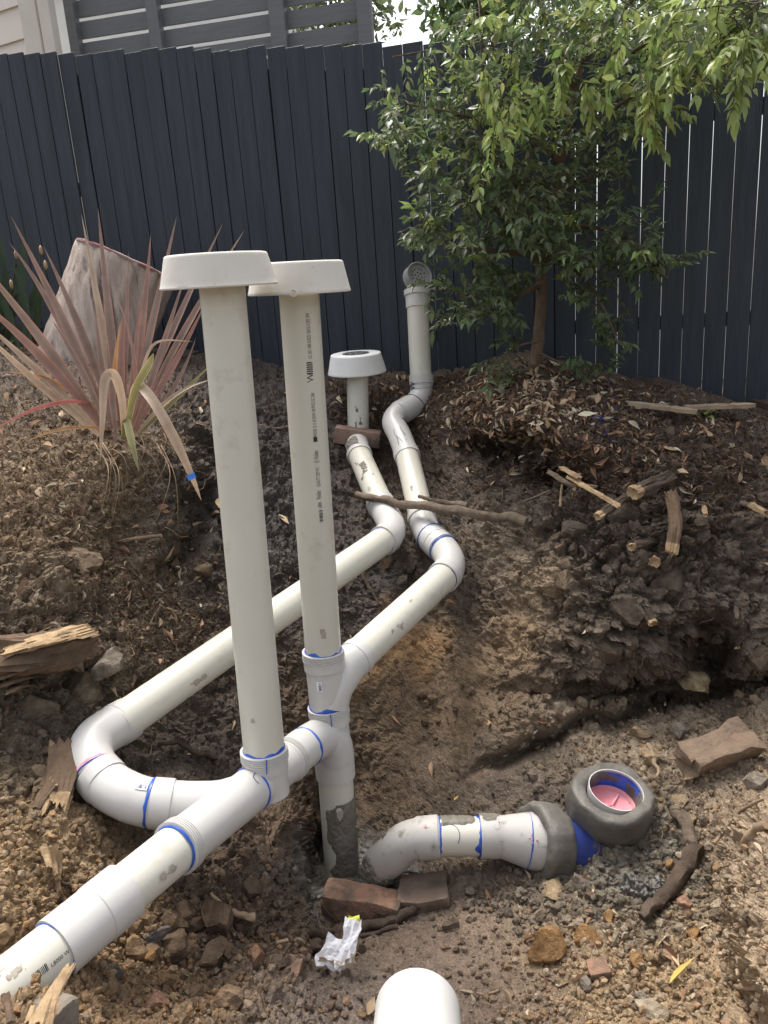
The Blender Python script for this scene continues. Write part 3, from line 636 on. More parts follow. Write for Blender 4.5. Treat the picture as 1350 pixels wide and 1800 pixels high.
# ------------------------------------------------------------------ drain pipework
R0 = 0.055
def pts(*a): return np.array([P(*p) for p in a])
pipework = thing("drain_pipework", "glued cream plastic drain pipework with two tall risers and long sloping runs", "drain pipes", gnd(450, 1500))
def straight(a, b, r=R0, name="pipe", parent=pipework, m=None, n=2):
    V, Fc = tube(np.linspace(a, b, max(n, 2)), r, 44); return mesh(name, V, Fc, m or M['pvc'], parent)
def fitting(path, sock=(True, True), rb=0.0572, rs=0.0622, ls=0.055, name="elbow", parent=pipework, n=7, m=None):
    """bent or straight fitting with a wider socket at either end"""
    C = catmull(path, n) if len(path) > 2 else np.linspace(path[0], path[1], 9)
    L = np.concatenate([[0], np.cumsum(np.linalg.norm(np.diff(C, axis=0), axis=1))]); tot = L[-1]
    def at(s): return np.array([np.interp(s, L, C[:, k]) for k in range(3)])
    S = []; Rr = []
    def add(s, r): S.append(s); Rr.append(r)
    if sock[0]:
        add(0, R0 - 0.001); add(0.0005, rs); add(ls, rs); add(ls + 0.003, rb)
    else: add(0, rb)
    for s in np.linspace(ls + 0.008 if sock[0] else 0.004, tot - (ls + 0.008 if sock[1] else 0.004), 16): add(s, rb)
    if sock[1]:
        add(tot - ls - 0.003, rb); add(tot - ls, rs); add(tot - 0.0005, rs); add(tot, R0 - 0.001)
    else: add(tot, rb)
    V, Fc = tube([at(x) for x in S], Rr, 44, cap=False)
    return mesh(name, V, Fc, m or M['fit'], parent)
def ribs(c, axis, name="rubber_socket", parent=pipework, r=0.0625, n=5, pitch=0.0058):
    """ring of raised ribs round a socket mouth; axis points away from the fitting"""
    pr = [(R0 - 0.002, 0.001), (r - 0.001, 0.0)]
    for i in range(n):
        z = -i * pitch
        pr += [(r + 0.0018, z - 0.0008), (r + 0.0018, z - pitch * 0.62), (r - 0.0012, z - pitch * 0.72), (r - 0.0012, z - pitch * 0.95)]
    pr += [(r - 0.0015, -n * pitch - 0.004), (R0, -n * pitch - 0.005)]
    V, Fc = lathe(pr, c, axis, 48); return mesh(name, V, Fc, M['fit'], parent, sharp=30)
def cement(c, axis, r=0.0562, w=0.006, parent=None, m=None, seed=0, vary=0.7, a0=0, a1=2 * math.pi):
    """uneven bead of coloured solvent cement round a joint"""
    x, y, a = basis(axis); A = np.linspace(a0, a1, 72); full = abs(a1 - a0 - 2 * math.pi) < 1e-3
    nz = fbm(np.stack([np.cos(A) * 2, np.sin(A) * 2, A * 0 + seed], 1), 3, 9)
    ww = w * np.clip(1 + vary * nz, 0.25, 3)
    V = []
    for i, t in enumerate(A):
        d = np.cos(t) * x + np.sin(t) * y
        V += [c + d * (r - 0.0015), c + d * (r + 0.0012) + a * ww[i] * 0.15, c + d * (r + 0.0009) + a * ww[i] * 0.7, c + d * (r - 0.0015) + a * ww[i]]
    Fc = []
    for i in range(len(A) - 1):
        for j in range(3): Fc.append((i * 4 + j, i * 4 + j + 1, i * 4 + j + 5, i * 4 + j + 4))
    return mesh("cement_line", np.array(V), Fc, m or M['blue'], parent or pipework)
def surf_patch(a, b, r, th0, th1, s0, s1, m, name, parent, edge=0.0, thick=0.002, seed=0, nu=None, nv=None):
    """thin crust lying on a pipe's surface with a ragged outline; th is measured from the side facing the viewer, s along a->b"""
    ax = nrm(b - a); mid = (a + b) / 2; x = CAM - mid; x = nrm(x - ax * np.dot(x, ax)); y = np.cross(x, ax)
    if not edge: nu, nv = nu or 10, nv or 6
    else: nu = int(np.clip(abs(th1 - th0) * r / 0.0018, 8, 70)); nv = int(np.clip(abs(s1 - s0) / 0.0018, 8, 90))
    U, W = np.meshgrid(np.linspace(0, 1, nu + 1), np.linspace(0, 1, nv + 1), indexing='ij'); U, W = U.ravel(), W.ravel()
    wl, hl = abs(th1 - th0) * r, abs(s1 - s0)
    q3 = np.stack([U * wl, W * hl, U * 0 + seed * 0.37], 1)
    rim = np.minimum(np.minimum(U, 1 - U), np.minimum(W, 1 - W)) * 2
    msk = rim * 1.5 - 0.45 + (edge * 2.6 + 0.25) * fbm(q3 * (0.9 / max(min(wl, hl), 0.02)), 5, 3 + seed, 0.62) if edge else rim * 0 + 1
    hgt = thick * np.clip(msk * 2.5, 0, 1) * (1 + (0.7 * fbm(q3 * 120, 3, 8) if edge else 0)) + 0.0003
    th = th0 + (th1 - th0) * U; ss = s0 + (s1 - s0) * W
    V = a + np.outer(ss, ax) + (r + hgt)[:, None] * (np.outer(np.cos(th), x) + np.outer(np.sin(th), y))
    keep = (msk > 0).reshape(nu + 1, nv + 1); k = keep[:-1, :-1] & keep[1:, :-1] & keep[:-1, 1:] & keep[1:, 1:]
    I, J = np.nonzero(k); n1 = nv + 1
    if len(I) == 0: return None
    Fc = np.stack([I * n1 + J, (I + 1) * n1 + J, (I + 1) * n1 + J + 1, I * n1 + J + 1], 1)
    used = np.unique(Fc); mp_ = np.zeros(len(V), int); mp_[used] = np.arange(len(used))
    return mesh(name, V[used], mp_[Fc], m, parent, sharp=None)
def stroke(a, b, r, pl, m, name, parent, w=0.0022):
    """a pen or glue line drawn on a pipe; pl holds (th, s) points"""
    ax = nrm(b - a); mid = (a + b) / 2; x = CAM - mid; x = nrm(x - ax * np.dot(x, ax)); y = np.cross(x, ax)
    q = catmull([(t * r, s, 0) for t, s in pl], 6) if len(pl) > 2 else np.array([(t * r, s, 0) for t, s in pl])
    T = np.gradient(q, axis=0); T /= np.maximum(np.linalg.norm(T, axis=1), 1e-9)[:, None]; Nn = np.stack([-T[:, 1], T[:, 0]], 1)
    V = []
    for i in range(len(q)):
        for sgn in (-1, 1):
            t = (q[i, 0] + sgn * Nn[i, 0] * w / 2) / r; s = q[i, 1] + sgn * Nn[i, 1] * w / 2
            V.append(a + ax * s + (r + 0.0007) * (math.cos(t) * x + math.sin(t) * y))
    Fc = [(2 * i, 2 * i + 1, 2 * i + 3, 2 * i + 2) for i in range(len(q) - 1)]
    return mesh(name, np.array(V), Fc, m, parent, sharp=None)
def text_on_pipe(body, size, a, b, r, th, s, m, name, parent, shear=0.0, squash=1.0):
    """printed lettering wrapped round a pipe, reading in the direction a->b; returns the length used"""
    cu = bpy.data.curves.new("lettering", 'FONT'); cu.body = body; cu.size = size; cu.resolution_u = 2; cu.shear = shear
    ob = bpy.data.objects.new("lettering", cu); sc.collection.objects.link(ob)
    dg = bpy.context.evaluated_depsgraph_get(); dg.update(); ev = ob.evaluated_get(dg); me = bpy.data.meshes.new_from_object(ev)
    V0 = np.array([v.co[:] for v in me.vertices]); Fc = [tuple(p.vertices) for p in me.polygons]
    bpy.data.objects.remove(ob); bpy.data.curves.remove(cu); bpy.data.meshes.remove(me)
    V0[:, 0] *= squash
    ax = nrm(b - a); mid = (a + b) / 2; x = CAM - mid; x = nrm(x - ax * np.dot(x, ax)); y = np.cross(x, ax)
    # letter tops point to the left of the reading direction
    t = th + V0[:, 1] / r
    V = a + np.outer(s + V0[:, 0], ax) + (r + 0.0006) * (np.outer(np.cos(t), x) + np.outer(np.sin(t), y))
    mesh(name, V, Fc, m, parent, smooth=False); return V0[:, 0].max()
def barcode(a, b, r, th, s, L, hgt, m, parent, seed=1):
    rr = random.Random(seed); parts = []; ax = nrm(b - a); mid = (a + b) / 2; x = CAM - mid; x = nrm(x - ax * np.dot(x, ax)); y = np.cross(x, ax)
    p = 0
    while p < L:
        w = rr.choice([0.0009, 0.0014, 0.0024]); V = []
        for ds in (0, w):
            for dt in (0, 0.5, 1): V.append(a + ax * (s + p + ds) + (r + 0.0016) * (math.cos(th + dt * hgt / r) * x + math.sin(th + dt * hgt / r) * y))
        parts.append((np.array(V), [(0, 1, 4, 3), (1, 2, 5, 4)])); p += w + rr.choice([0.001, 0.0016, 0.002])
    V, Fc = join(parts); return mesh("barcode", V, Fc, m, parent, smooth=False)

# first tall riser
A0, A1 = P(390, 500, 1.85), P(464, 1316, 2.065)
p1 = straight(A0, A1, m=M['pvc']); p1["label"] = "tall plain riser pipe, nearest the viewer"
axA = nrm(A0 - A1); rA = ribs(A1 + axA * 0.0, axA); cement(A1, axA, 0.0560, 0.0065, rA, seed=1)
stroke(A1, A0, 0.0662, [(-0.05, 0.002), (-0.04, -0.018), (-0.02, -0.04)], M['blue'], "cement_drip", rA, 0.003)
# second tall riser
T0, T1, T2, T3, T4 = P(525, 508, 2.09), P(568, 1143, 2.335), P(577, 1240, 2.375), P(587, 1325, 2.41), P(602, 1545, 2.5)
p2 = straight(T0, T1); p2["label"] = "tall riser pipe with a line of black print"
ax2 = nrm(T0 - T1)
r2 = ribs(T1, ax2); cement(T1, ax2, 0.0560, 0.007, r2, seed=2, vary=1.1)
# printed line, reading upwards
bB, bT = T1, T0
Ltot = np.linalg.norm(bT - bB)
def frac_at(py):                               # distance along the riser of a given picture height
    lo, hi = 0, Ltot
    for _ in range(40):
        mid = (lo + hi) / 2; q_ = bB + nrm(bT - bB) * mid; v = CY - FPX * np.dot(q_ - CAM, UP) / np.dot(q_ - CAM, FWD)
        if v > py: lo = mid
        else: hi = mid
    return lo
th_ = -0.44
def put(body, y0, y1, size, m=None, **k):
    s0, s1 = frac_at(y0), frac_at(y1)
    cu = 0.62 * size * len(body); sq = (s1 - s0) / max(cu, 1e-4)
    text_on_pipe(body, size, bB, bT, R0, th_, s0, m or M['black'], "print", p2, squash=min(max(sq, 0.4), 1.6), **k)
barcode(bB, bT, R0, th_ - 0.02, frac_at(911), frac_at(891) - frac_at(911), 0.010, M['black'], p2, 3)
put("L8000", 887, 874, 0.015); put("Vinidex", 873, 853, 0.022, shear=0.35); put("QUALITY DEP PVC", 850, 812, 0.016)
put("(i) Vinidex", 809, 778, 0.021); put("\u25a0", 774, 767, 0.016)
put("PHONE 13 11 69 DWV 100 PVCU SC SN6", 765, 675, 0.016); put("W", 671, 661, 0.026)
_ax = nrm(bT - bB); _x = nrm((CAM - bB) - _ax * np.dot(CAM - bB, _ax)); _y = np.cross(_x, _ax)
s0c, s1c = frac_at(657), frac_at(635); parts_ = []
for i in range(6):
    a_ = s0c + (s1c - s0c) * i / 6; w_ = (s1c - s0c) / 6 * 0.62; V = []
    for dt, sh in ((0, 0), (0.5, 1), (1, 0)):
        for ds in (0, w_):
            t_ = th_ + dt * 0.017 / R0; V.append(bB + _ax * (a_ + ds + sh * w_ * 0.5) + (R0 + 0.0006) * (math.cos(t_) * _x + math.sin(t_) * _y))
    parts_.append((np.array(V), [(0, 1, 3, 2), (2, 3, 5, 4)]))
V, Fc = join(parts_); mesh("print", V, Fc, M['black'], p2, smooth=False)
put("LIC. NO. 1040 AS/NZS 1260 SL13 [03] 1004", 630, 524, 0.016)

# upper Y junction and its sloping branch
def sticker(a, b, r, th, s, L, hgt, parent, seed):
    surf_patch(a, b, r + 0.0002, th, th + hgt / r, s, s + L, M['label'], "sticker", parent, thick=0.0007, nu=8, nv=4)
    barcode(a, b, r + 0.0004, th + 0.12 * hgt / r, s + 0.1 * L, L * 0.8, hgt * 0.55, M['pen'], parent, seed)
jA = fitting(np.linspace(T1 - ax2 * 0.026, T2, 6), (True, False), ls=0.03, name="junction")
b_ = catmull(pts((580, 1240, 2.372), (588, 1210, 2.375), (604, 1183, 2.395), (622, 1160, 2.42), (634, 1150, 2.445)), 7)
V, Fc = tube(b_, np.linspace(0.0572, 0.0578, len(b_)), 44, cap=False); mesh("branch", V, Fc, M['fit'], jA)
E0, E1 = P(622, 1160, 2.42), P(781, 1013, 2.86)
pE = straight(E0, E1); 
ringE = lathe([(R0, 0), (0.0602, 0.0), (0.0602, 0.028), (R0, 0.029)], E0 + nrm(E1 - E0) * 0.028, -nrm(E1 - E0), 44); mesh("socket_rim", *ringE, M['fit'], jA)
sticker(T2, T1, 0.0575, 0.22, 0.075, 0.030, 0.017, jA, 5)
# lower junction with swept branch to the left
ax3 = nrm(T2 - T3); r3 = ribs(T2, ax3); cement(T2, ax3, 0.0585, 0.007, r3, seed=4, vary=1.1)
stroke(T3, T2, 0.0662, [(-0.05, np.linalg.norm(T2 - T3) + 0.002), (-0.05, np.linalg.norm(T2 - T3) - 0.02), (-0.04, np.linalg.norm(T2 - T3) - 0.045)], M['blue'], "cement_drip", r3, 0.003)
jB = fitting(np.linspace(T2 - ax3 * 0.026, T3, 6), (True, False), ls=0.03, name="junction")
br = catmull(pts((590, 1330, 2.405), (584, 1305, 2.385), (566, 1296, 2.35), (536, 1313, 2.27), (512, 1332, 2.21)), 7)
V, Fc = tube(br, 0.0588, 44, cap=False); mesh("branch", V, Fc, M['fit'], jB)
sticker(T3, T2, 0.0575, -0.52, 0.055, 0.030, 0.024, jB, 6)
sk = T3; sk2 = P(590, 1362, 2.43)
V, Fc = tube([sk, sk, sk + (sk2 - sk) * 0.02, sk2, sk2], [0.0575, 0.0605, 0.0625, 0.0625, R0], 44, cap=False); mesh("collar", V, Fc, M['fit'], jB)
cement(sk2, nrm(sk2 - sk), 0.0555, 0.004, jB, M['pen'], 6)
p5 = straight(sk, T4); p5["label"] = "lower riser pipe smeared with grey mud"
surf_patch(T4, sk, R0, -2.0, 0.75, -0.12, 0.30, M['mud'], "mud_smear", p5, 0.34, 0.0025, 3)
surf_patch(T4, sk, R0, -1.7, 0.3, 0.0, 0.09, M['mud'], "mud_smear", p5, 0.16, 0.002, 9)
# main run along the bottom left
M0, M1, M2, M3, M4 = P(-170, 1888, 1.24), P(97, 1668, 1.50), P(302, 1497, 1.75), P(443, 1387, 2.04), P(536, 1313, 2.27)
pm = straight(M0, M1); pm["label"] = "lowest pipe length, half buried, with a printed barcode"
Lm = np.linalg.norm(M1 - M0)
barcode(M0, M1, R0 - 0.001, -0.42, Lm - 0.088, 0.032, 0.014, M['black'], pm, 8)
text_on_pipe("L8000 W", 0.011, M0, M1, R0, -0.42, Lm - 0.05, M['black'], "print", pm)
cp0, cp1, cp2 = M1, M1 + (M2 - M1) * 0.31, M1 + (M2 - M1) * 0.55
V, Fc = tube([cp0, cp0, cp1, cp1 + (cp2 - cp1) * 0.03, cp2, cp2], [R0, 0.0615, 0.0615, 0.0635, 0.0635, R0], 44, cap=False)
cpl = mesh("coupling", V, Fc, M['fit'], pipework); cement(M1, nrm(M0 - M1), 0.0562, 0.006, cpl, seed=7, vary=0.3)
straight(M1, M2 + nrm(M3 - M2) * 0.03)
axM = nrm(M2 - M3); rM = ribs(M2 - axM * 0.012, axM); cement(M2 - axM * 0.012, axM, 0.056, 0.006, rM, seed=8, vary=0.3)
jC = fitting(np.linspace(M2 - axM * 0.03, M3, 5), (False, False), rb=0.0585, name="junction")
wy = catmull(pts((424, 1402, 2.0), (385, 1413, 1.965), (340, 1415, 1.945), (308, 1414, 1.937), (268, 1411, 1.93)), 7)
_k = len(wy); wy = np.insert(wy, _k - 7, wy[_k - 7], 0); V, Fc = tube(np.vstack([wy, wy[-1:]]), np.array([0.0578] * (_k - 6) + [0.0622] * 7 + [0.055]), 44, cap=False); mesh("branch", V, Fc, M['fit'], jC)
cement(M3, nrm(M2 - M3), 0.0590, 0.009, jC, seed=9, vary=0.3)
stroke(M2, M3, 0.0588, [(0.5, np.linalg.norm(M3 - M2) - 0.006), (0.42, np.linalg.norm(M3 - M2) - 0.028), (0.2, np.linalg.norm(M3 - M2) - 0.034), (0.0, np.linalg.norm(M3 - M2) - 0.032)], M['pen'], "pen_mark", jC, 0.002)
tee = fitting(np.linspace(M3, P(512, 1332, 2.21), 5), (True, True), rb=0.0588, rs=0.0612, ls=0.03, name="junction")
V, Fc = tube([A1 - axA * 0.02, A1 - axA * 0.055, A1 - axA * 0.056, A1 - axA * 0.13], [0.0615, 0.0615, 0.0585, 0.0585], 44, cap=False); mesh("branch", V, Fc, M['fit'], tee)
stroke(M3, M4, 0.0626, [(0.25, 0.028), (0.0, 0.04), (-0.35, 0.036)], M['pink'], "primer_drip", tee, 0.0028)
surf_patch(M3, M4, 0.0624, 0.18, 0.42, 0.018, 0.034, M['pink'], "primer_spot", tee, 0.1, 0.0006, 2, 8, 8)
surf_patch(M3, M4, 0.0592, -0.45, -0.28, 0.062, 0.078, M['pink'], "primer_spot", tee, 0.1, 0.0006, 5, 8, 8)
rT = ribs(P(512, 1332, 2.21) , nrm(M4 - M3), n=4); cement(P(538, 1312, 2.275), nrm(M3 - M4), 0.0590, 0.009, jB, seed=10, vary=0.4)
# loop on the left and the long left run
L1 = pts((272, 1411, 1.932), (250, 1408, 1.932), (222, 1398, 1.938), (192, 1381, 1.965), (172, 1361, 1.99))
e1 = fitting(L1, (False, True), rb=0.0592, rs=0.0622, ls=0.040); 
cement(P(269, 1411, 1.93), nrm(L1[1] - L1[0]), 0.0594, 0.009, e1, seed=12, vary=0.4)
sticker(L1[1], L1[0], 0.0604, 0.42, -0.012, 0.030, 0.022, e1, 9)
L2 = pts((174, 1363, 1.988), (159, 1334, 2.03), (165, 1305, 2.08), (186, 1286, 2.12), (224, 1264, 2.19))
e2 = fitting(L2, (False, True), rb=0.0592, ls=0.045)
cement(L1[-1], nrm(L2[1] - L2[0]), 0.0600, 0.011, e2, M['pink'], 13, 0.5); cement(L1[-1], nrm(L2[1] - L2[0]), 0.0606, 0.004, e2, seed=14)
D0p, D1p = P(210, 1272, 2.155), P(674, 950, 3.05)
pd = straight(D0p, D1p); pd["label"] = "long sloping pipe run behind both tall risers"
cement(L2[-1], nrm(D1p - D0p), 0.0556, 0.0028, e2, M['pen'], 15, 0.3)
e3 = fitting(pts((672, 951, 3.045), (686, 940, 3.10), (688, 924, 3.16), (680, 907, 3.23), (668, 884, 3.32)), (True, True), ls=0.04)
cement(P(671, 952, 3.045), nrm(D0p - D1p), 0.0556, 0.005, e3, seed=16, vary=0.4)
sU0, sU1 = P(670, 888, 3.30), P(631, 798, 3.72)
pu = straight(sU0, sU1); pu["label"] = "short muddy pipe climbing towards the brick"
surf_patch(sU0, sU1, R0, -0.5, 0.7, 0.18, 0.36, M['mud'], "mud_smear", pu, 0.35, 0.002, 4)
e4 = fitting(pts((633, 803, 3.70), (629, 790, 3.76), (629, 780, 3.84), (630, 772, 3.90)), (True, False), ls=0.03)
surf_patch(sU1, sU1 + (sU1 - sU0) * 0.2, 0.0612, -0.4, 1.2, -0.01, 0.08, M['mud'], "mud_smear", e4, 0.15, 0.003, 6)
for tt in ((0.35, 0.06), (0.42, 0.065), (0.5, 0.07)):
    stroke(sU0, sU1, R0, [(tt[0], tt[1]), (tt[0] - 0.12, tt[1] + 0.03)], M['pen'], "pen_mark", pu, 0.0015)
H0, H1 = P(631, 790, 3.93), P(628, 655, 3.93)
ph = straight(H0, H1); ph["label"] = "short riser pipe under the grated collar"
for i, (th0, s0) in enumerate([(-0.35, 0.12), (0.0, 0.17), (0.1, 0.10), (0.45, 0.06)]):
    surf_patch(H0, H1, R0, th0, th0 + 0.3, s0, s0 + 0.05, M['mud'], "mud_smear", ph, 0.4, 0.001, i + 11, 10, 10)
# right run
cement(P(780, 1014, 2.855), nrm(E0 - E1), 0.0556, 0.004, None, M['pen'], 17, 0.3)
e5 = fitting(pts((778, 1016, 2.85), (789, 1003, 2.90), (791, 986, 2.95), (782, 968, 3.02), (768, 954, 3.07)), (True, True), ls=0.04)
cement(P(780, 966, 3.03), nrm(P(768, 954, 3.07) - P(782, 968, 3.02)), 0.0612, 0.006, e5, seed=18, vary=0.9)
e6 = fitting(pts((768, 954, 3.07), (755, 941, 3.12), (747, 927, 3.17), (741, 908, 3.24)), (True, True), ls=0.035)
cement(P(757, 943, 3.115), nrm(P(768, 954, 3.07) - P(755, 941, 3.12)), 0.0605, 0.004, e6, seed=19, vary=0.5)
F0, F1 = P(742, 912, 3.225), P(714, 794, 3.62)
pf = straight(F0, F1); pf["label"] = "short sloping pipe crossed by the long stick"
e7 = fitting(pts((717, 805, 3.585), (703, 767, 3.71), (692, 744, 3.79), (697, 730, 3.83), (712, 721, 3.86)), (True, True), ls=0.04)
cement(P(716, 803, 3.59), nrm(F0 - F1), 0.0556, 0.006, e7, seed=20, vary=0.6)
cement(P(697, 752, 3.77), nrm(P(692, 744, 3.79) - P(703, 767, 3.71)), 0.0582, 0.003, e7, M['pen'], 21, 0.3)
for pl in ([(0.2, 0.02), (0.35, 0.07), (0.2, 0.13), (0.35, 0.17)], [(-0.5, 0.03), (-0.3, 0.09), (-0.5, 0.14)], [(-0.5, 0.0), (0.5, 0.01)], [(-0.1, -0.03), (0.1, 0.03)], [(0.35, -0.03), (0.2, 0.05)]):
    stroke(P(712, 790, 3.63), P(697, 752, 3.77), 0.0584, [(t, s) for t, s in pl], M['pen'], "pen_mark", e7, 0.0022)
e8 = fitting(pts((710, 722, 3.855), (727, 711, 3.89), (738, 698, 3.92), (741, 680, 3.93), (740, 660, 3.93)), (True, True), ls=0.045)
cement(P(729, 709, 3.895), nrm(P(727, 711, 3.89) - P(738, 698, 3.92)), 0.0582, 0.004, e8, M['pen'], 22, 0.3)
cement(P(740, 680, 3.93), np.array([0, 0, 1.0]), 0.0612, 0.002, e8, M['pen'], 23, 0.3)
V0_, V1_ = P(740, 668, 3.93), P(733, 512, 3.93)
pv = straight(V0_, V1_); pv["label"] = "upright vent pipe in front of the fence by the tree"
text_on_pipe("W", 0.045, V0_ - (V1_ - V0_) * 0.25, V0_, 0.0615, 0.55, 0.055, M['pen'], "pen_mark", e8)
vt = lathe([(R0 - 0.004, 0.004), (0.068, 0.004), (0.068, -0.022), (0.0605, -0.026), (0.0605, -0.085), (R0, -0.086)], V1_, nrm(V1_ - V0_), 48); vt = mesh("flange_collar", *vt, M['fit'], pipework)
text_on_pipe("rown", 0.020, V1_ - RIGHT * 0.1 , V1_ + RIGHT * 0.1, 0.0685, 0.0, 0.03, M['black'], "pen_mark", vt) if False else None

for i_, (a_, b_, t_, s_, wd_, ln_) in enumerate([(M0, M1, 0.35, Lm - 0.16, 0.3, 0.05), (M0, M1, 0.1, Lm - 0.13, 0.25, 0.04), (M0, M1, -0.7, Lm - 0.22, 0.5, 0.09), (M1, M2, -0.9, 0.22, 0.5, 0.06), (D0p, D1p, -0.8, 0.2, 0.4, 0.10), (D0p, D1p, 0.2, 0.55, 0.2, 0.03), (E0, E1, -0.7, 0.15, 0.5, 0.09), (E0, E1, 0.2, 0.3, 0.2, 0.025), (F0, F1, 0.1, 0.12, 0.3, 0.05), (T1, T0, -0.2, 0.06, 0.3, 0.03), (A1, A0, 0.3, 0.1, 0.25, 0.03), (T4, sk, -0.3, 0.24, 0.3, 0.04)]):
    surf_patch(a_, b_, R0, t_, t_ + wd_, s_, s_ + ln_, M['dust'], "mud_fleck", pipework, 0.55, 0.0006, 60 + i_)
# concrete collars and the vent grate
def collar(base, axis, rb, rt, h, m, label, grate=False, chips=3, seed=0):
    t = thing("concrete_collar", label, "concrete collar", base, "concrete collars on the risers")
    ri = 0.058; rm = 0.068 if grate else 0.06
    pr = [(ri, 0.0)] + [(r, 0.0) for r in np.linspace(ri + 0.01, rb - 0.004, 5)] + [(rb - 0.001, 0.0008), (rb, 0.004)]
    for k_ in np.linspace(0.12, 0.9, 8): pr.append((rb + (rt - rb) * k_, h * k_))
    pr += [(rt + 0.001, h - 0.004), (rt - 0.002, h - 0.0008), (rt - 0.006, h)] + [(r, h) for r in np.linspace(rt - 0.02, rm + 0.002, 3)] + [(rm, h - 0.002), (rm, h - 0.02), (ri, h - 0.022)]
    V, Fc = lathe(pr, base, axis, 96, closed=True)
    a = nrm(axis); hh = (V - base) @ a
    rad = (V - base) - np.outer(hh, a); rl = np.linalg.norm(rad, axis=1)
    nz = fbm(V * 45 + seed, 3, 77)
    edge = np.exp(-(hh / 0.007) ** 2) * (rl > rb - 0.02)
    chip = np.clip(nz - 0.85, 0, 0.5) * edge
    V = V + rad / rl[:, None] * (fbm(V * 16 + seed, 3, 7) * 0.0004 - chip * 0.014)[:, None]
    V = V + np.outer(chip * 0.012, a)
    mesh("collar_body", V, Fc, m, t, sharp=40)
    if grate:
        x, y, a = basis(axis); c = base + a * (h - 0.0035); parts = []
        for i in range(-4, 5):
            o_ = i * 0.0145; L_ = math.sqrt(max(0.067 ** 2 - o_ * o_, 0))
            parts.append(box(c + x * o_, y * L_, x * 0.0016, a * 0.004))
            if i % 2 == 0: parts.append(box(c + y * o_ + a * 0.001, x * L_, y * 0.0016, a * 0.004))
        V, Fc = join(parts); mesh("grate_bars", V, Fc, M['gal'], t, smooth=False)
        V, Fc = lathe([(0.0675, -0.006), (0.0675, 0.005), (0.061, 0.005), (0.061, -0.006)], c, a, 48, closed=True); mesh("grate_rim", V, Fc, M['grate'], t)
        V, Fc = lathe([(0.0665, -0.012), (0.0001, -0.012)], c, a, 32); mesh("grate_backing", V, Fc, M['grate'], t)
    return t
up_ = np.array([0, 0, 1.0])
k1 = collar(P(386, 505, 1.86), nrm(up_ + 0.012 * RIGHT - 0.02 * FWD), 0.141, 0.121, 0.077, M['conc'], "pale concrete collar on the riser nearest the viewer, overlapping another collar", seed=1)
k2 = collar(P(527, 516, 2.09), nrm(up_ + 0.02 * RIGHT - 0.02 * FWD), 0.140, 0.122, 0.082, M['conc'], "pale concrete collar on the riser with printed lettering, half behind another collar", seed=4)
# moulded round mark on the second collar
cc = P(516, 518, 1.955); 
V, Fc = lathe([(0.0075, 0), (0.0075, 0.003), (0.0095, 0.003), (0.0095, 0)], cc + UP * 0.004, -FWD, 28, closed=True); mesh("moulded_mark", V, Fc, M['conc'], k2)
k3 = collar(P(628, 655, 3.93), nrm(up_ - 0.06 * FWD), 0.150, 0.127, 0.098, M['concw'], "small white concrete collar with a black round grate in its top", grate=True, seed=9)

vg = thing("vent_cap", "grey perforated round cap tipped on its side on the vent pipe", "vent cap", P(735, 508, 3.93))
gc = P(737, 484, 3.91); gax = nrm(-FWD + 0.42 * RIGHT + 0.18 * UP)
V, Fc = lathe([(0.070, 0.0), (0.070, 0.006), (0.066, 0.008), (0.063, 0.006), (0.060, -0.010), (0.060, -0.046), (0.068, -0.05), (0.071, -0.048), (0.071, -0.04), (0.066, -0.036), (0.066, -0.004)], gc, gax, 48, closed=True)
mesh("cap_ring", V, Fc, M['gal'], vg)
def holed_disc(c, axis, R, holes, th, m, name, parent):
    cu = bpy.data.curves.new("disc", 'CURVE'); cu.dimensions = '2D'; cu.fill_mode = 'BOTH'; cu.extrude = th / 2
    for (hx, hy, hr) in [(0, 0, R)] + holes:
        n = 40 if hr == R else 12; sp = cu.splines.new('POLY'); sp.points.add(n - 1); sp.use_cyclic_u = True
        for i in range(n): sp.points[i].co = (hx + hr * math.cos(2 * math.pi * i / n), hy + hr * math.sin(2 * math.pi * i / n), 0, 1)
    ob = bpy.data.objects.new("disc", cu); sc.collection.objects.link(ob); dg = bpy.context.evaluated_depsgraph_get(); dg.update()
    me = bpy.data.meshes.new_from_object(ob.evaluated_get(dg)); V0 = np.array([v.co[:] for v in me.vertices]); Fc = [tuple(p.vertices) for p in me.polygons]
    bpy.data.objects.remove(ob); bpy.data.curves.remove(cu); bpy.data.meshes.remove(me)
    x, y, a = basis(axis, UP); return mesh(name, c + V0[:, :1] * x + V0[:, 1:2] * y + V0[:, 2:3] * a, Fc, m, parent, smooth=False)
hl = [(0, 0, 0.0048)] + [(0.0185 * math.cos(i * math.pi / 3 + 0.3), 0.0185 * math.sin(i * math.pi / 3 + 0.3), 0.0048) for i in range(6)] + [(0.037 * math.cos(i * math.pi / 6), 0.037 * math.sin(i * math.pi / 6), 0.0045) for i in range(12)]
holed_disc(gc - gax * 0.008, gax, 0.0615, hl, 0.004, M['gal'], "perforated_disc", vg)
V, Fc = lathe([(0.060, -0.03), (0.0001, -0.03)], gc, gax, 32); mesh("cap_back", V, Fc, M['grate'], vg)
V, Fc = lathe([(0.066, -0.05), (0.045, -0.075), (0.03, -0.078)], gc, gax, 32); mesh("cap_spigot", V, Fc, M['gal'], vg)

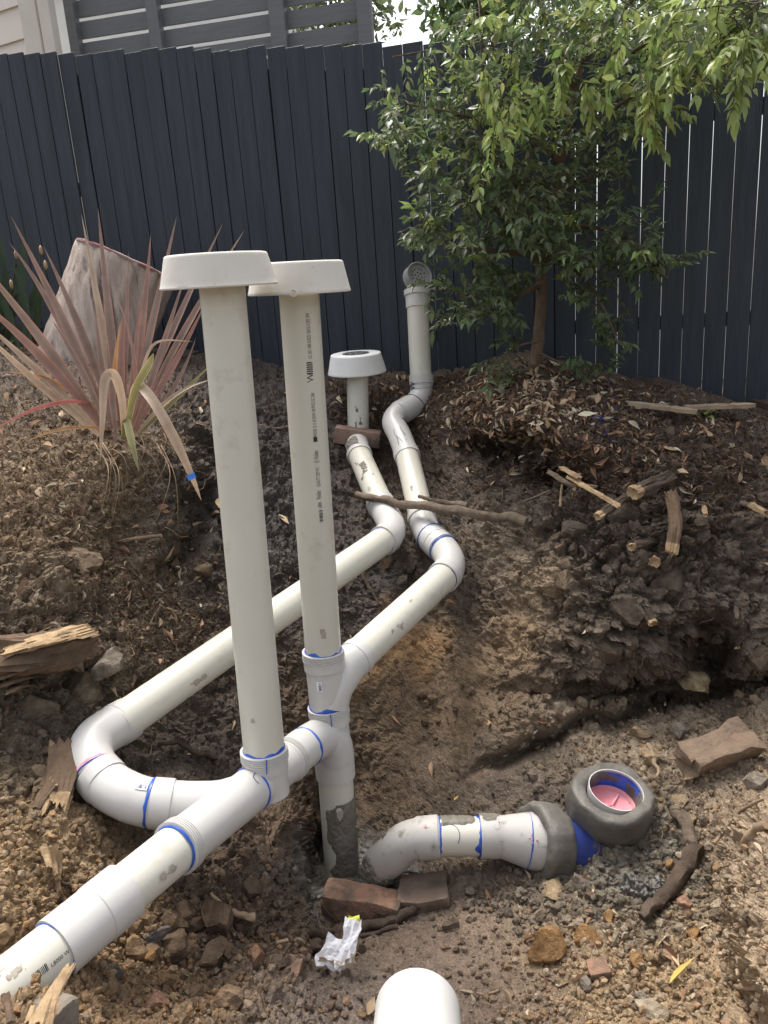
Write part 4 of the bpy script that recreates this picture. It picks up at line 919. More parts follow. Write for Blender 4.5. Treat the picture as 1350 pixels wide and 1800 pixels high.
# ------------------------------------------------------------------ outlet with mortar bands and inspection opening
ot = thing("sewer_outlet", "low white plastic outlet pipe with grey mortar bands and open round inspection shaft", "drain outlet", gnd(900, 1560))
oe = fitting(pts((664, 1524, 2.36), (690, 1502, 2.31), (714, 1480, 2.285), (752, 1471, 2.27), (772, 1470.5, 2.27)), (False, True), rs=0.0615, ls=0.062, parent=ot, m=M['fitd'])
O1, O2, O3, O4 = P(771, 1470.5, 2.27), P(843, 1470, 2.27), P(876, 1470, 2.27), P(954, 1480, 2.27)
po = straight(O1, P(850, 1470, 2.27), parent=ot)
cement(O1, nrm(O2 - O1), 0.0560, 0.007, oe, seed=31, vary=0.8)
V, Fc = tube([O2, O2, O3, O3 + (O4 - O3) * 0.04, O3 + (O4 - O3) * 0.7, O4], [R0, 0.0615, 0.0615, 0.0585, 0.0800, 0.0815], 44, cap=False)
rd = mesh("reducer", V, Fc, M['fitd'], ot)
cement(O2, nrm(O1 - O2), 0.0560, 0.011, rd, seed=32, vary=0.9); cement(P(925, 1478, 2.27), nrm(O4 - O3), 0.0800, 0.004, rd, M['blue'], 33, 0.5)
stroke(O1, O2, R0, [(0.55, 0.012), (0.62, 0.035), (0.4, 0.052), (0.0, 0.058), (-0.35, 0.052)], M['pen'], "pen_mark", po, 0.002)
surf_patch(O1, O2, R0, 0.42, 2.0, -0.01, 0.13, M['mud'], "mud_smear", po, 0.12, 0.003, 21)
surf_patch(O2, O3, 0.0615, 0.5, 2.0, -0.005, 0.06, M['mud'], "mud_smear", rd, 0.3, 0.002, 23)
surf_patch(P(690, 1502, 2.31), P(714, 1480, 2.285), 0.0578, 0.35, 1.7, -0.02, 0.08, M['mud'], "mud_smear", oe, 0.3, 0.006, 25)
surf_patch(P(664, 1524, 2.36), P(690, 1502, 2.31), 0.0578, -1.9, 1.6, -0.035, 0.055, M['mud'], "mud_smear", oe, 0.4, 0.006, 27)
for c_, a_ in (((0.75, 0.012), 0.03),):
    surf_patch(P(741, 1473, 2.272), O1, 0.0617, 0.45, 0.62, 0.010, 0.021, M['pink'], "primer_spot", oe, 0.15, 0.0006, 3, 8, 8)
for i, (t_, s_) in enumerate([(0.15, 0.078), (0.02, 0.072), (-0.12, 0.080), (0.0, 0.092), (0.5, 0.1), (0.3, 0.105)]):
    surf_patch(O3, O4, 0.0775, t_, t_ + 0.09, s_, s_ + 0.009, M['pink'], "primer_spot", rd, 0.1, 0.004, i, 6, 6)
def lumpy(profile, c, axis, amp, seed, m, name, parent, seg=72, sq=1.0, freq=9):
    V, Fc = lathe(profile, c, axis, seg, closed=True)
    a = nrm(axis); hh = (V - c) @ a; rad = (V - c) - np.outer(hh, a); rl = np.maximum(np.linalg.norm(rad, axis=1), 1e-6)
    d = fbm(V * freq + seed, 4, 17) * amp + (0.5 - np.abs(fbm(V * 16 + seed, 3, 57))) * amp * 0.35
    return mesh(name, V + rad / rl[:, None] * d[:, None] + np.outer(fbm(V * freq + seed + 9, 3, 27) * amp * 0.6, a), Fc, m, parent, sharp=None)
def oval(r0, r1, h0, h1, n=22, pw=0.75):                 # cross-section of a fat mortar band
    cr, ch = (r0 + r1) / 2, (h0 + h1) / 2
    return [(cr + (r1 - r0) / 2 * math.copysign(abs(math.cos(t)) ** pw, math.cos(t)), ch + (h1 - h0) / 2 * math.copysign(abs(math.sin(t)) ** pw, math.sin(t))) for t in np.linspace(0, 2 * math.pi, n, endpoint=False)]
bc = P(962, 1478, 2.27); bx = nrm(O4 - O2 + 0.06 * FWD)
lumpy(oval(0.070, 0.119, -0.047, 0.042), bc, bx, 0.014, 3, M['mortar'], "mortar_band", ot)
tc_ = P(1080, 1493, 2.28)
sh = nrm(up_ - 0.20 * FWD + 0.16 * RIGHT)
open_c = P(1083, 1388, 2.27)
base_c = open_c - sh * 0.22
V, Fc = tube([bc, P(1010, 1488, 2.28), base_c + RIGHT * 0.02], [0.083, 0.085, 0.085], 40); mb = mesh("blue_pipe", V, Fc, M['bluep'], ot); mb["label"] = "pipe body painted solid blue"
V, Fc = tube([base_c - sh * 0.05, open_c - sh * 0.045], [0.09, 0.088], 40, cap=False); mesh("shaft_pipe", V, Fc, M['mortar'], ot)
lumpy(oval(0.0825, 0.127, -0.105, 0.003, 30, 0.5), open_c, sh, 0.013, 8, M['mortar'], "mortar_ring", ot, freq=7)
lumpy(oval(0.06, 0.106, -0.17, -0.07), open_c, sh, 0.012, 18, M['mortar'], "mortar_skirt", ot, freq=9)
V, Fc = lathe([(0.0805, -0.12), (0.0805, 0.001), (0.0778, 0.001), (0.0775, -0.035)], open_c, sh, 56); mesh("shaft_rim", V, Fc, M['fit'], ot)
V, Fc = lathe([(0.0768, -0.006), (0.0762, -0.064)], open_c, sh, 56); ib = mesh("blue_lining", V, Fc, M['blue'], ot)
V, Fc = lathe([(0.077, -0.06), (0.070, -0.066), (0.066, -0.060), (0.063, -0.068), (0.03, -0.071), (0.0001, -0.072)], open_c, sh, 48); mp = mesh("pink_cap", V, Fc, M['pink'], ot)
x, y, a = basis(sh)
for ang in (0.4, 2.5, 4.6):
    d = math.cos(ang) * x + math.sin(ang) * y
    V, Fc = box(open_c - sh * 0.067 + d * 0.028, d * 0.03, np.cross(sh, d) * 0.003, sh * 0.004); mesh("cap_rib", V, Fc, M['pink'], mp, smooth=False)

# foreground pipe end, lying on the floor of the trench near the viewer
q0, q1 = P(728, 2100, 1.02), P(734, 1776, 1.42)
fp = thing("loose_pipe", "loose wide white plastic pipe lying at the bottom edge, its far end cut", "pipe", q0)
axq = nrm(q1 - q0); Rq = 0.078
V, Fc = tube([q0, q0 + (q1 - q0) * 0.5, q1 - axq * 0.003, q1, q1, q1 - axq * 0.1], [Rq, Rq, Rq, Rq - 0.001, Rq - 0.005, Rq - 0.005], 64, cap=False)
pw = mesh("pipe_wall", V, Fc, M['fitw'], fp)
Lq = np.linalg.norm(q1 - q0)
stroke(q0, q1, Rq, [(0.25, Lq * 0.5), (0.24, Lq * 0.8), (0.2, Lq - 0.002)], M['fit'], "mould_line", pw, 0.003)

# ------------------------------------------------------------------ bricks, stones, sticks and rubbish in the trench
def rot_about(v, axis, ang):
    a = nrm(axis); v = np.asarray(v, float)
    return v * math.cos(ang) + np.cross(a, v) * math.sin(ang) + a * np.dot(a, v) * (1 - math.cos(ang))
def brick(pxa, pya, da, pxb, pyb, db, label, m, w=0.11, h=0.076, tip=0.0, pitch=0.0, seed=0, noise=0.0016, name="brick", cat="brick", sink=0.0, group="bricks in the trench", up=None):
    """a brick whose upper front edge runs between two picture points"""
    a, b = P(pxa, pya, da), P(pxb, pyb, db); ax = nrm(b - a); L = np.linalg.norm(b - a)
    up = nrm(np.array([0, 0, 1.0]) if up is None else up); dep = nrm(np.cross(up, ax)); dep = dep if dep[1] > 0 else -dep
    upp = nrm(np.cross(ax, dep)); upp = upp if upp[2] > 0 else -upp
    dep = rot_about(dep, ax, tip); upp = rot_about(upp, ax, tip)
    c = (a + b) / 2 + dep * w / 2 - upp * (h / 2 + sink)
    V, Fc = bevel_box(c, ax * L / 2, dep * w / 2, upp * h / 2, b=0.005, noise=noise, cuts=4, seed=seed)
    o = mesh(name, V, Fc, m, smooth=True, sharp=35); return tag(o, label, cat, group)
def wet_mud(cx_, cy_, rx_, ry_, name, label, seed):
    nu, nv = 70, 46; V = []; keep = {}
    for i in range(nu + 1):
        for j in range(nv + 1):
            u, v = i / nu * 2 - 1, j / nv * 2 - 1; px, py = cx_ + u * rx_, cy_ + v * ry_
            e = 1 - math.sqrt(u * u + v * v) + 0.35 * fbm(np.array([[u * 2 + seed, v * 2, 1.0]]), 3, 3)[0]
            h = 0.024 * min(1, max(e, -0.3) * 2.5) + 0.011 * fbm(np.array([[u * 5 + seed, v * 3, 2.0]]), 3, 5)[0] * (1 if e > 0 else 0)
            V.append((px, py, h)); keep[(i, j)] = e > -0.08
    base = np.array([gnd(px, py) for px, py, h in V])
    zz = base[:, 2].reshape(nu + 1, nv + 1)
    for _ in range(14):
        zz = (zz + np.roll(zz, 1, 0) + np.roll(zz, -1, 0) + np.roll(zz, 1, 1) + np.roll(zz, -1, 1)) / 5 if _ < 0 else zz
    P3 = base + np.array([h for _, _, h in V])[:, None] * np.array([0, -0.35, 0.9])
    n1 = nv + 1; Fc = [(i * n1 + j, (i + 1) * n1 + j, (i + 1) * n1 + j + 1, i * n1 + j + 1) for i in range(nu) for j in range(nv) if keep[(i, j)] and keep[(i + 1, j)] and keep[(i, j + 1)] and keep[(i + 1, j + 1)]]
    o = mesh(name, P3, Fc, M['wet'], sharp=None); return tag(o, label, None, None, "stuff")
wet_mud(628, 1530, 112, 44, "wet_mud", "wet grey mud pooled round the foot of the printed riser", 1)
wet_mud(1125, 1560, 70, 26, "wet_mud", "wet grey clay heaped under the round inspection shaft", 5)
def gl(px, py, lift): return dz(px, py, gnd(px, py)[2] + lift)
brick(588, 752, 3.80, 669, 762, 3.80, "pale pink brick lodged under the grated collar's short riser", M['brickp'], w=0.10, h=0.078, seed=1)
brick(564, 1574, gl(566, 1600, 0.026), 703, 1600, gl(700, 1615, 0.018), "orange brick with mortar crumbs on top, lying beside the paper scrap", M['brick'], w=0.09, h=0.080, seed=2, tip=-0.12, noise=0.006)
brick(700, 1589, gl(700, 1597, 0.014), 787, 1581, gl(786, 1590, 0.018), "dirty brick with a white mortar spot, under the outlet pipe's elbow", M['brickd'], w=0.11, h=0.07, seed=3, tip=0.05, noise=0.005)
brick(1226, 1352, 2.30, 1346, 1308, 2.36, "large tilted brick half on the gravel shelf at the right bank", M['brickr'], w=0.11, h=0.085, seed=5, tip=0.42, noise=0.016)
brick(432, 1718, 1.86, 522, 1716, 1.84, "broken orange brick piece caked with pale mortar, on the gravel below the long root", M['brick'], w=0.07, h=0.05, seed=6, noise=0.006)
brick(92, 1790, 1.30, 140, 1752, 1.37, "grey concrete block edge beside the half buried pipe", M['slabd'], w=0.07, h=0.16, seed=7, noise=0.005, cat="concrete block", name="concrete_block", group="broken masonry")
brick(1040, 1716, 1.80, 1075, 1712, 1.80, "small flat orange brick shard on the right-hand gravel", M['brick'], w=0.05, h=0.02, seed=8, noise=0.003)

def rock(px, py, size, col, label, d=None, seed=0, asp=(1, 1, 1), sub=4, ang=1.0, lift=0.25, group="loose stones in the trench", name="stone", cat="stone"):
    """angular stone resting on the ground at a picture point"""
    V0, Fc = ico(sub); r_ = np.random.default_rng(seed + 500)
    V = V0.copy()
    for _ in range(13):                            # flat broken faces
        n_ = nrm(r_.normal(size=3)); k_ = r_.uniform(0.45, 0.85); dd = V @ n_; V -= np.outer(np.clip(dd - k_, 0, None) * ang, n_)
    V = V * np.array(asp) * (1 + 0.07 * fbm(V0 * 2.2 + seed, 4, 3))[:, None] + 0.022 * np.stack([fbm(V0 * 9 + seed + k, 3, 4) for k in range(3)], 1)
    a = r_.uniform(0, 6.28); R = np.array([[math.cos(a), -math.sin(a), 0], [math.sin(a), math.cos(a), 0], [0, 0, 1]])
    base = gnd(px, py) if d is None else P(px, py, d)
    S = size * (np.linalg.norm(base - CAM) / FPX) / 2                     # size is given in picture pixels
    n_ = gnrm(px, py)
    V = (V * S) @ R.T + base + n_ * S * lift
    c = np.array(col)[None, :] * (0.85 + 0.3 * np.clip(fbm(V0 * 3 + seed, 3, 6)[:, None] + 0.5, 0, 1))
    o = mesh(name, V, Fc, M['stone'], sharp=28, col=c); return tag(o, label, cat, group)
ORG, TAN, GRY, BRN, PAL = (0.28, 0.165, 0.075), (0.30, 0.225, 0.14), (0.24, 0.205, 0.165), (0.15, 0.105, 0.07), (0.36, 0.30, 0.215)
ROCKS = [
 (180, 1168, 66, GRY, "smooth grey-brown stone at the end of the rotten log", (1.0, .9, 1.0)),
 (347, 1008, 40, BRN, "round brown stone in the dark soil left of the tall plain riser", (1, .8, .8)),
 (303, 1000, 26, BRN, "small muddy clod stone beside a round brown stone on the left ledge", (1.2, .8, .8)),
 (968, 1685, 70, ORG, "big rusty orange stone on the gravel nearest the loose pipe", (1.0, .8, 1.0)),
 (1036, 1662, 44, ORG, "rusty stone just right of the biggest orange stone", (1, .9, .9)),
 (1138, 1334, 44, TAN, "tan stone with a pale root over it, above the mortar ring", (1, .8, .9)),
 (1122, 1296, 34, TAN, "flat tan stone lying on the shelf above the outlet", (.8, 1, .8)),
 (1192, 1288, 36, GRY, "grey stone on the shelf above the tilted brick", (1.2, .8, .7)),
 (1325, 1372, 46, GRY, "grey stone leaning against the large tilted brick", (1, .9, 1)),
 (1210, 1442, 36, TAN, "knobbly tan stone beside the top of the forked stick", (1, .8, .8)),
 (1192, 1408, 38, TAN, "stained tan stone between the mortar ring and the tilted brick", (1, .9, .8)),
 (972, 1568, 58, TAN, "pale sandstone lump below the mortar band", (1.2, .9, .8)),
 (1020, 1566, 36, GRY, "dark grey stone stuck in mud below the blue pipe", (1, .8, 1)),
 (1040, 1580, 30, BRN, "reddish wedge stone beside the dark grey stone under the blue pipe", (.8, .8, 1)),
 (1202, 1590, 32, (0.32, 0.19, 0.13), "pink stone right of the forked stick", (1, .8, .8)),
 (1200, 1510, 26, PAL, "pale stone touching the upper side of the forked stick", (1, .8, .8)),
 (1178, 1528, 22, ORG, "small orange pebble beneath the forked stick's bend", (.8, .8, 1)),
 (1262, 1565, 28, TAN, "tan stone below the right-hand earth mound", (1, .9, .8)),
 (1262, 1588, 24, PAL, "flat pale stone at the foot of the right-hand mound", (1.3, .7, .6)),
 (1068, 1620, 30, ORG, "orange stone under the forked stick's lower end", (1, .8, .8)),
 (1120, 1698, 26, ORG, "orange cube-like stone in the middle of the right gravel", (1, .9, 1)),
 (1220, 1640, 28, ORG, "orange stone between forked stick and yellow leaf", (.9, .8, 1)),
 (1250, 1672, 28, TAN, "tan stone above the right end of the yellow leaf", (1.1, .8, .8)),
 (1030, 1745, 28, GRY, "grey-brown stone left of the yellow leaf's tip", (1, .9, .8)),
 (1128, 1766, 26, GRY, "grey stone at the lower edge below the yellow leaf", (1, .9, .9)),
 (1145, 1790, 46, PAL, "pale flat stone cut by the bottom edge of the gravel", (1.2, .8, .6)),
 (375, 1625, 84, BRN, "long brown block of stone standing below the main pipe", (1.35, .7, .8)),
 (330, 1600, 54, BRN, "brown stone just below the pipe coupling", (1.1, .9, .7)),
 (310, 1660, 54, BRN, "squarish brown stone left of the long block", (1, .9, .8)),
 (368, 1690, 52, BRN, "crumbly brown stone below the long block", (1, .9, .8)),
 (262, 1645, 44, (0.12, 0.105, 0.095), "flat dark slate piece beside the coupling", (1.2, .8, .4)),
 (258, 1684, 34, ORG, "orange stone between slate piece and lower gravel", (1, .8, .8)),
 (440, 1692, 42, (0.20, 0.12, 0.08), "reddish stone above the broken brick piece", (1, .8, .9)),
 (270, 1776, 42, (0.24, 0.14, 0.10), "round reddish stone near the bottom edge, left part", (1, .9, .8)),
 (345, 1740, 34, BRN, "brown stone left of the broken orange brick piece", (1, .9, .8)),
 (190, 1720, 38, (0.10, 0.095, 0.09), "dark flat stone beside the half buried pipe", (1.4, .6, .4)),
 (368, 1750, 26, (0.26, 0.14, 0.09), "small triangular red stone near the broken brick piece", (.7, .8, 1)),
 (680, 990, 36, BRN, "dark brick-like lump under the elbow of the left run", (.9, .8, 1)),
 (706, 1020, 30, GRY, "grey stone under the elbow of the left run", (1, .9, .8)),
 (936, 1110, 26, TAN, "pale stone embedded in the light clay patch", (.9, .9, .9)),
 (948, 1128, 16, TAN, "small stone under the pale stone in the clay patch", (1, .8, .8)),
 (1210, 1192, 58, (0.36, 0.28, 0.17), "yellowish sandstone ledge stone under the dark cavity", (1.6, .8, .6)),
 (1318, 1203, 42, GRY, "grey flat stone at the right edge in the undercut", (1.4, .8, .5)),
 (1335, 1140, 52, (0.16, 0.125, 0.09), "brown stone wedged in the bank right of the cavity", (.9, .8, 1)),
 (1155, 1232, 40, (0.11, 0.085, 0.065), "dark stone behind the pale root on the shelf", (.8, .8, 1.1)),
 (1300, 1228, 24, TAN, "tan pebble on the shelf by the right edge", (1, .9, .8)),
 (60, 1660, 30, GRY, "grey gravel stone resting near the half buried pipe's upper side", (1.3, .8, .6)),
]
for i, r_ in enumerate(ROCKS): rock(r_[0], r_[1], r_[2], r_[3], r_[4], seed=i * 7 + 1, asp=r_[5])
# heavy clods standing proud of the cut faces
CLODS = [(140, 1210, 90, "torn clod under the rotten log"), (60, 1240, 80, "broad clod in the left cut face"), (1105, 1065, 80, "cracked dark clod in the middle of the right bank"), (1000, 1030, 60, "rounded dark clod left in the right bank"),
         (1190, 1030, 90, "large dark clod above the cavity"), (1060, 1130, 66, "dark clod above the undercut"), (1010, 930, 60, "dark clod beneath the bank's broken roots"), (1090, 905, 70, "grey clod right of the crossed broken roots"),
         (120, 1000, 80, "flaky dry clod above the rotten log")]
for i, (x_, y_, s2, lb) in enumerate(CLODS):
    rock(x_, y_, s2, SCOL[gidx(x_, y_)] * 1.05, lb, seed=900 + i * 3, asp=(1.2, .7, .85), lift=-0.18, group="clods in the banks", name="soil_clod", cat="clod")

def stick(pl, r0, r1, m, label, name="stick", cat="stick", group="sticks and roots lying about", seg=10, bump=0.25, seed=0, cap_m=None, freq=30, n=7, on_ground=True, parent=None, raise_=0.0):
    """a stick through picture points (px, py[, depth]); radii in metres"""
    Q = []
    for p in pl:
        Q.append((gnd(p[0], p[1]) + gnrm(p[0], p[1]) * (r0 + r1) / 2 * 0.8 + np.array([0, 0, raise_])) if len(p) == 2 else P(*p))
    C = catmull(Q, n) if len(Q) > 2 else np.linspace(Q[0], Q[1], 10)
    k_ = len(C); rr = np.linspace(r0, r1, k_)
    ang = np.arange(seg)
    nz = fbm(np.stack([np.repeat(np.arange(k_), seg) * 0.35 + seed * 5, np.tile(np.cos(ang * 2 * math.pi / seg), k_) * 1.3, np.tile(np.sin(ang * 2 * math.pi / seg), k_) * 1.3], 1), 3, 7).reshape(k_, seg)
    C = C + np.stack([fbm(np.stack([np.arange(k_) * 0.4 + seed, np.zeros(k_) + j, np.zeros(k_)], 1), 2, 3) for j in range(3)], 1) * (r0 * 0.5)
    V, Fc = tube(C, rr[:, None] * (1 + bump * nz), seg)
    if parent is not None: return mesh(name, V, Fc, m, parent, sharp=50)
    o = mesh(name, V, Fc, m, sharp=50)
    return tag(o, label, cat, group)
stick([(625, 872, 3.30), (700, 886, 3.17), (800, 898, 3.03), (860, 904, 2.98), (925, 918, 2.90)], 0.015, 0.021, M['stick'], "long thick stick lying across both sloping pipe runs", seed=1, seg=12)
stick([(735, 874, 3.14), (775, 883, 3.08), (822, 889, 3.03)], 0.007, 0.013, M['stick'], "short twig with a cut pale end beside the long thick stick", seed=2)
stick([(1182, 1442), (1205, 1470), (1222, 1505)], 0.016, 0.020, M['stick'], "upper bent arm of the dark forked stick beside the mortar ring", seed=3, raise_=0.02)
stick([(1224, 1500), (1205, 1545), (1170, 1590), (1132, 1630)], 0.026, 0.013, M['bark'], "dark thick stick leaning over the right-hand gravel", seed=4, raise_=0.015)
stick([(402, 1684), (450, 1672), (520, 1647), (575, 1640)], 0.009, 0.011, M['bark'], "long brown root running left from the paper scrap", seed=5, raise_=0.005)
stick([(625, 1634), (680, 1625), (715, 1606), (740, 1590), (782, 1578)], 0.014, 0.012, M['bark'], "thick brown root curling in front of the two bricks", seed=6, raise_=0.006)
stick([(620, 1655), (660, 1640), (700, 1632)], 0.007, 0.006, M['bark'], "thin brown root below the thick one by the paper scrap", seed=7)
stick([(430, 1688), (432, 1720), (430, 1760)], 0.004, 0.003, M['bark'], "thin root hanging down left of the broken brick piece", seed=8)
stick([(512, 1750), (530, 1725), (542, 1700)], 0.006, 0.003, M['bark'], "thin curved root right of the broken brick piece", seed=9)
stick([(968, 1578), (1010, 1590), (1050, 1600), (1090, 1595)], 0.006, 0.008, M['stick'], "thin grey stick below the sandstone lump", seed=10)
stick([(280, 1312), (310, 1322), (345, 1335), (384, 1340)], 0.009, 0.007, M['bark'], "brown stick with broken tip inside the pipe loop", seed=11, raise_=0.02)
stick([(310, 1285), (325, 1298), (332, 1300)], 0.006, 0.003, M['bark'], "stubby twig above the stick inside the pipe loop", seed=12, raise_=0.02)
stick([(452, 752), (480, 754), (506, 760)], 0.008, 0.007, M['stick'], "short grey stick lying behind the tall risers", seed=13)
stick([(634, 1008), (650, 1040), (668, 1068)], 0.009, 0.006, M['bark'], "dark stick poking down between the two pipe runs", seed=14)
stick([(1140, 700), (1200, 705)], 0.004, 0.003, M['root'], "thin pale twig on the mound top", seed=15)
stick([(1302, 888), (1325, 905), (1350, 925)], 0.010, 0.012, M['stick'], "grey root sticking out by the right edge of the bank", seed=16)
stick([(1130, 1205), (1150, 1215), (1165, 1232), (1170, 1245)], 0.010, 0.004, M['root'], "pale forked root standing on the gravel shelf", seed=17, raise_=0.03)
stick([(1075, 1206), (1105, 1204), (1132, 1206)], 0.003, 0.005, M['root'], "thin pale root arching out left of the pale forked root", seed=18, raise_=0.03)
stick([(1140, 1322), (1146, 1345), (1156, 1365), (1152, 1380)], 0.008, 0.004, M['root'], "pale bent root hanging over the tan stone above the mortar ring", seed=19, raise_=0.02)
stick([(1262, 1490), (1278, 1455), (1310, 1430), (1350, 1420)], 0.005, 0.004, M['root'], "thin pale root trailing over the right mound", seed=20)
stick([(1305, 1478), (1325, 1462), (1355, 1455)], 0.009, 0.010, M['root'], "thick root stub in the right mound", seed=21)
stick([(1310, 1738), (1335, 1732), (1360, 1730)], 0.005, 0.005, M['root'], "pale straight twig at the right edge near the bottom", seed=22)
stick([(865, 1540), (872, 1552), (905, 1580), (915, 1610)], 0.0025, 0.002, M['root'], "thin wiry root curling below the outlet pipe", seed=23, seg=6)
stick([(808, 1746), (850, 1752), (875, 1742)], 0.003, 0.0025, M['root'], "thin root on the trench floor right of the loose pipe", seed=24, seg=6)
stick([(480, 1772), (520, 1770)], 0.003, 0.003, M['root'], "tiny pale twig below the broken brick piece", seed=25, seg=6)
stick([(375, 1580), (395, 1605), (420, 1625), (440, 1632)], 0.004, 0.010, M['root'], "splintered pale root on the rubble beneath the main pipe", seed=26, raise_=0.02)
stick([(470, 1670), (500, 1671), (548, 1676)], 0.004, 0.005, M['root'], "straight pale twig left of the paper scrap", seed=27)
stick([(105, 1545), (118, 1560), (132, 1575)], 0.004, 0.003, M['bark'], "dark twig beside the upright wood splinters", seed=28)
stick([(250, 1110), (262, 1090), (272, 1072)], 0.004, 0.003, M['root'], "curved straw-like twig on the left ledge", seed=29, seg=6)
stick([(270, 1073), (300, 1078), (328, 1082)], 0.004, 0.004, M['root'], "flat pale straw on the left ledge", seed=30, seg=6)
stick([(138, 1068), (155, 1052), (168, 1045)], 0.004, 0.003, M['root'], "pale splinter in the dry flaky bank", seed=31, seg=6)

def timber(pl, ra, rb, m, label, flat=0.6, ends=0.35, name="broken_root", cat="broken wood", group="broken wood in the banks", seed=0, wood_end=None, n=8, seg=20, grain=0.22, child=None):
    """a split, fibrous length of wood with torn ends, through picture points"""
    Q = [(gnd(p[0], p[1]) + gnrm(p[0], p[1]) * ra * 0.5) if len(p) == 2 else P(*p) for p in pl]
    C = catmull(Q, n) if len(Q) > 2 else np.linspace(Q[0], Q[1], 16)
    k_ = len(C); L = np.linalg.norm(C[-1] - C[0]); T, N, B = frames(C)
    r_ = np.random.default_rng(seed + 40); ends = ends * 0.35 if ends <= 0.6 else ends; seg = int(seg * 1.6); fib = np.clip(r_.normal(size=seg), -1.4, 1.4) * 0.35; ca_, sa_ = np.cos(np.linspace(0, 2 * np.pi, seg, endpoint=False)), np.sin(np.linspace(0, 2 * np.pi, seg, endpoint=False))
    a = np.linspace(0, 2 * np.pi, seg, endpoint=False)
    V = []
    for i in range(k_):
        t = i / (k_ - 1); rr = (ra + (rb - ra) * t) * (1 + grain * fib * (0.6 + 0.4 * math.sin(t * 5 + seed)))
        rr = rr * (1 + 0.28 * fbm(np.stack([ca_ * 1.9 + seed, sa_ * 1.9, np.full(seg, t * 2.2 * L / max(ra, .01) / 8)], 1), 4, 33, 0.6)) * (1 + 0.03 * r_.normal(size=seg))
        c = C[i] + 0.0 * T[i]
        ring = c + (rr * np.cos(a))[:, None] * B[i] + (rr * np.sin(a) * flat)[:, None] * N[i]
        if i == 0: ring = ring - T[i] * (np.abs(fib) * 2.2 * ends * 0.7 * ra * r_.uniform(0.1, 1.3, seg))[:, None]
        if i == k_ - 1: ring = ring + T[i] * ((0.5 + 0.5 * np.sin(a + seed)) * 0.8 * rb * ends + np.abs(np.roll(fib, 3)) * 2.2 * ends * 0.9 * max(rb, ra * .5) * r_.uniform(0.05, 1.2, seg))[:, None]
        V.append(ring)
    V = np.vstack(V); Fc = []
    for i in range(k_ - 1):
        for j in range(seg):
            kk = (j + 1) % seg; Fc.append((i * seg + j, i * seg + kk, (i + 1) * seg + kk, (i + 1) * seg + j))
    nV = len(V); V = np.vstack([V, C[0] + T[0] * ra * 0.5, C[-1] - T[-1] * rb * 0.6])
    body = list(Fc); e0 = [(nV, (j + 1) % seg, j) for j in range(seg)]; e1 = [(nV + 1, (k_ - 1) * seg + j, (k_ - 1) * seg + (j + 1) % seg) for j in range(seg)]
    me_faces = body + e0 + e1
    o = mesh(name, V, me_faces, [m, wood_end or M['wood']], sharp=30, parent=child)
    for p in o.data.polygons:
        if p.index >= len(body) or (wood_end is not None and p.index >= len(body) - seg * 2): p.material_index = 1
    return o if child is not None else tag(o, label, cat, group)
# rotten log on the left
log = thing("rotten_log", "rotten brown log with a bright torn orange end, at the left edge of the pit", "log", gnd(60, 1160), "broken wood in the banks")
timber([(-60, 1150, 2.02), (40, 1150, 2.04), (110, 1140, 2.12), (150, 1125, 2.2)], 0.075, 0.05, M['rot'], None, 0.75, 0.3, "log_body", seed=1, child=log, grain=0.12, seg=28)
timber([(10, 1146, 1.98), (70, 1128, 2.02), (130, 1110, 2.12)], 0.022, 0.040, M['wood'], None, 0.35, 0.9, "torn_wood", seed=2, child=log, seg=24)
for i, (x0, y0, x1, y1) in enumerate([(-10, 1165, 110, 1150), (0, 1190, 120, 1160), (-10, 1210, 80, 1185), (20, 1215, 55, 1205)]):
    timber([(x0, y0, 1.98), ((x0 + x1) / 2, (y0 + y1) / 2 - 3, 2.0), (x1, y1, 2.1)], 0.012, 0.008, M['rot'], None, 0.4, 1.5, "bark_flake", seed=20 + i, child=log, seg=10)
timber([(112, 1318, 2.02), (108, 1360, 1.95), (95, 1412, 1.88)], 0.040, 0.034, M['rot'], "upright rotten wood chunk with torn pale fibres, left of the pipe loop", 0.45, 1.4, seed=3, wood_end=M['wood'], seg=26)
timber([(62, 1420, 1.85), (75, 1400, 1.88), (90, 1380, 1.9)], 0.012, 0.016, M['rot'], "flaky wood strip leaning on the upright rotten chunk", 0.4, 1.0, seed=4)
for i, (x0, y0, x1, y1, lb) in enumerate([(76, 1488, 86, 1522, "left of the three upright wood splinters"), (92, 1488, 98, 1534, "middle and widest of the three upright wood splinters"), (104, 1498, 102, 1540, "right of the three upright wood splinters"), (98, 1536, 104, 1566, "dark-banded splinter tip below the three splinters")]):
    timber([(x0, y0, 1.72 - 0.01 * i), ((x0 + x1) / 2, (y0 + y1) / 2, 1.71), (x1, y1, 1.69)], 0.008, 0.006, M['wood'], lb, 0.4, 1.2, "wood_splinter", "splinter", "upright wood splinters", seed=30 + i, seg=10)
timber([(76, 1800, 1.21), (92, 1750, 1.25), (118, 1706, 1.31)], 0.020, 0.010, M['wood'], "sharp pale timber splinter standing against the half buried pipe", 0.45, 1.6, "wood_splinter", "splinter", None, seed=40, seg=14)
timber([(50, 1796, 1.22), (58, 1770, 1.25)], 0.006, 0.004, M['wood'], "tiny splinter beside the sharp timber splinter", 0.5, 1.4, "wood_splinter", "splinter", None, seed=41, seg=8)
timber([(8, 1750, 1.22), (14, 1768, 1.21), (20, 1795, 1.18)], 0.007, 0.006, M['rot'], "brown root stub on the soil over the half buried pipe", 0.7, 0.8, seed=42, seg=8)
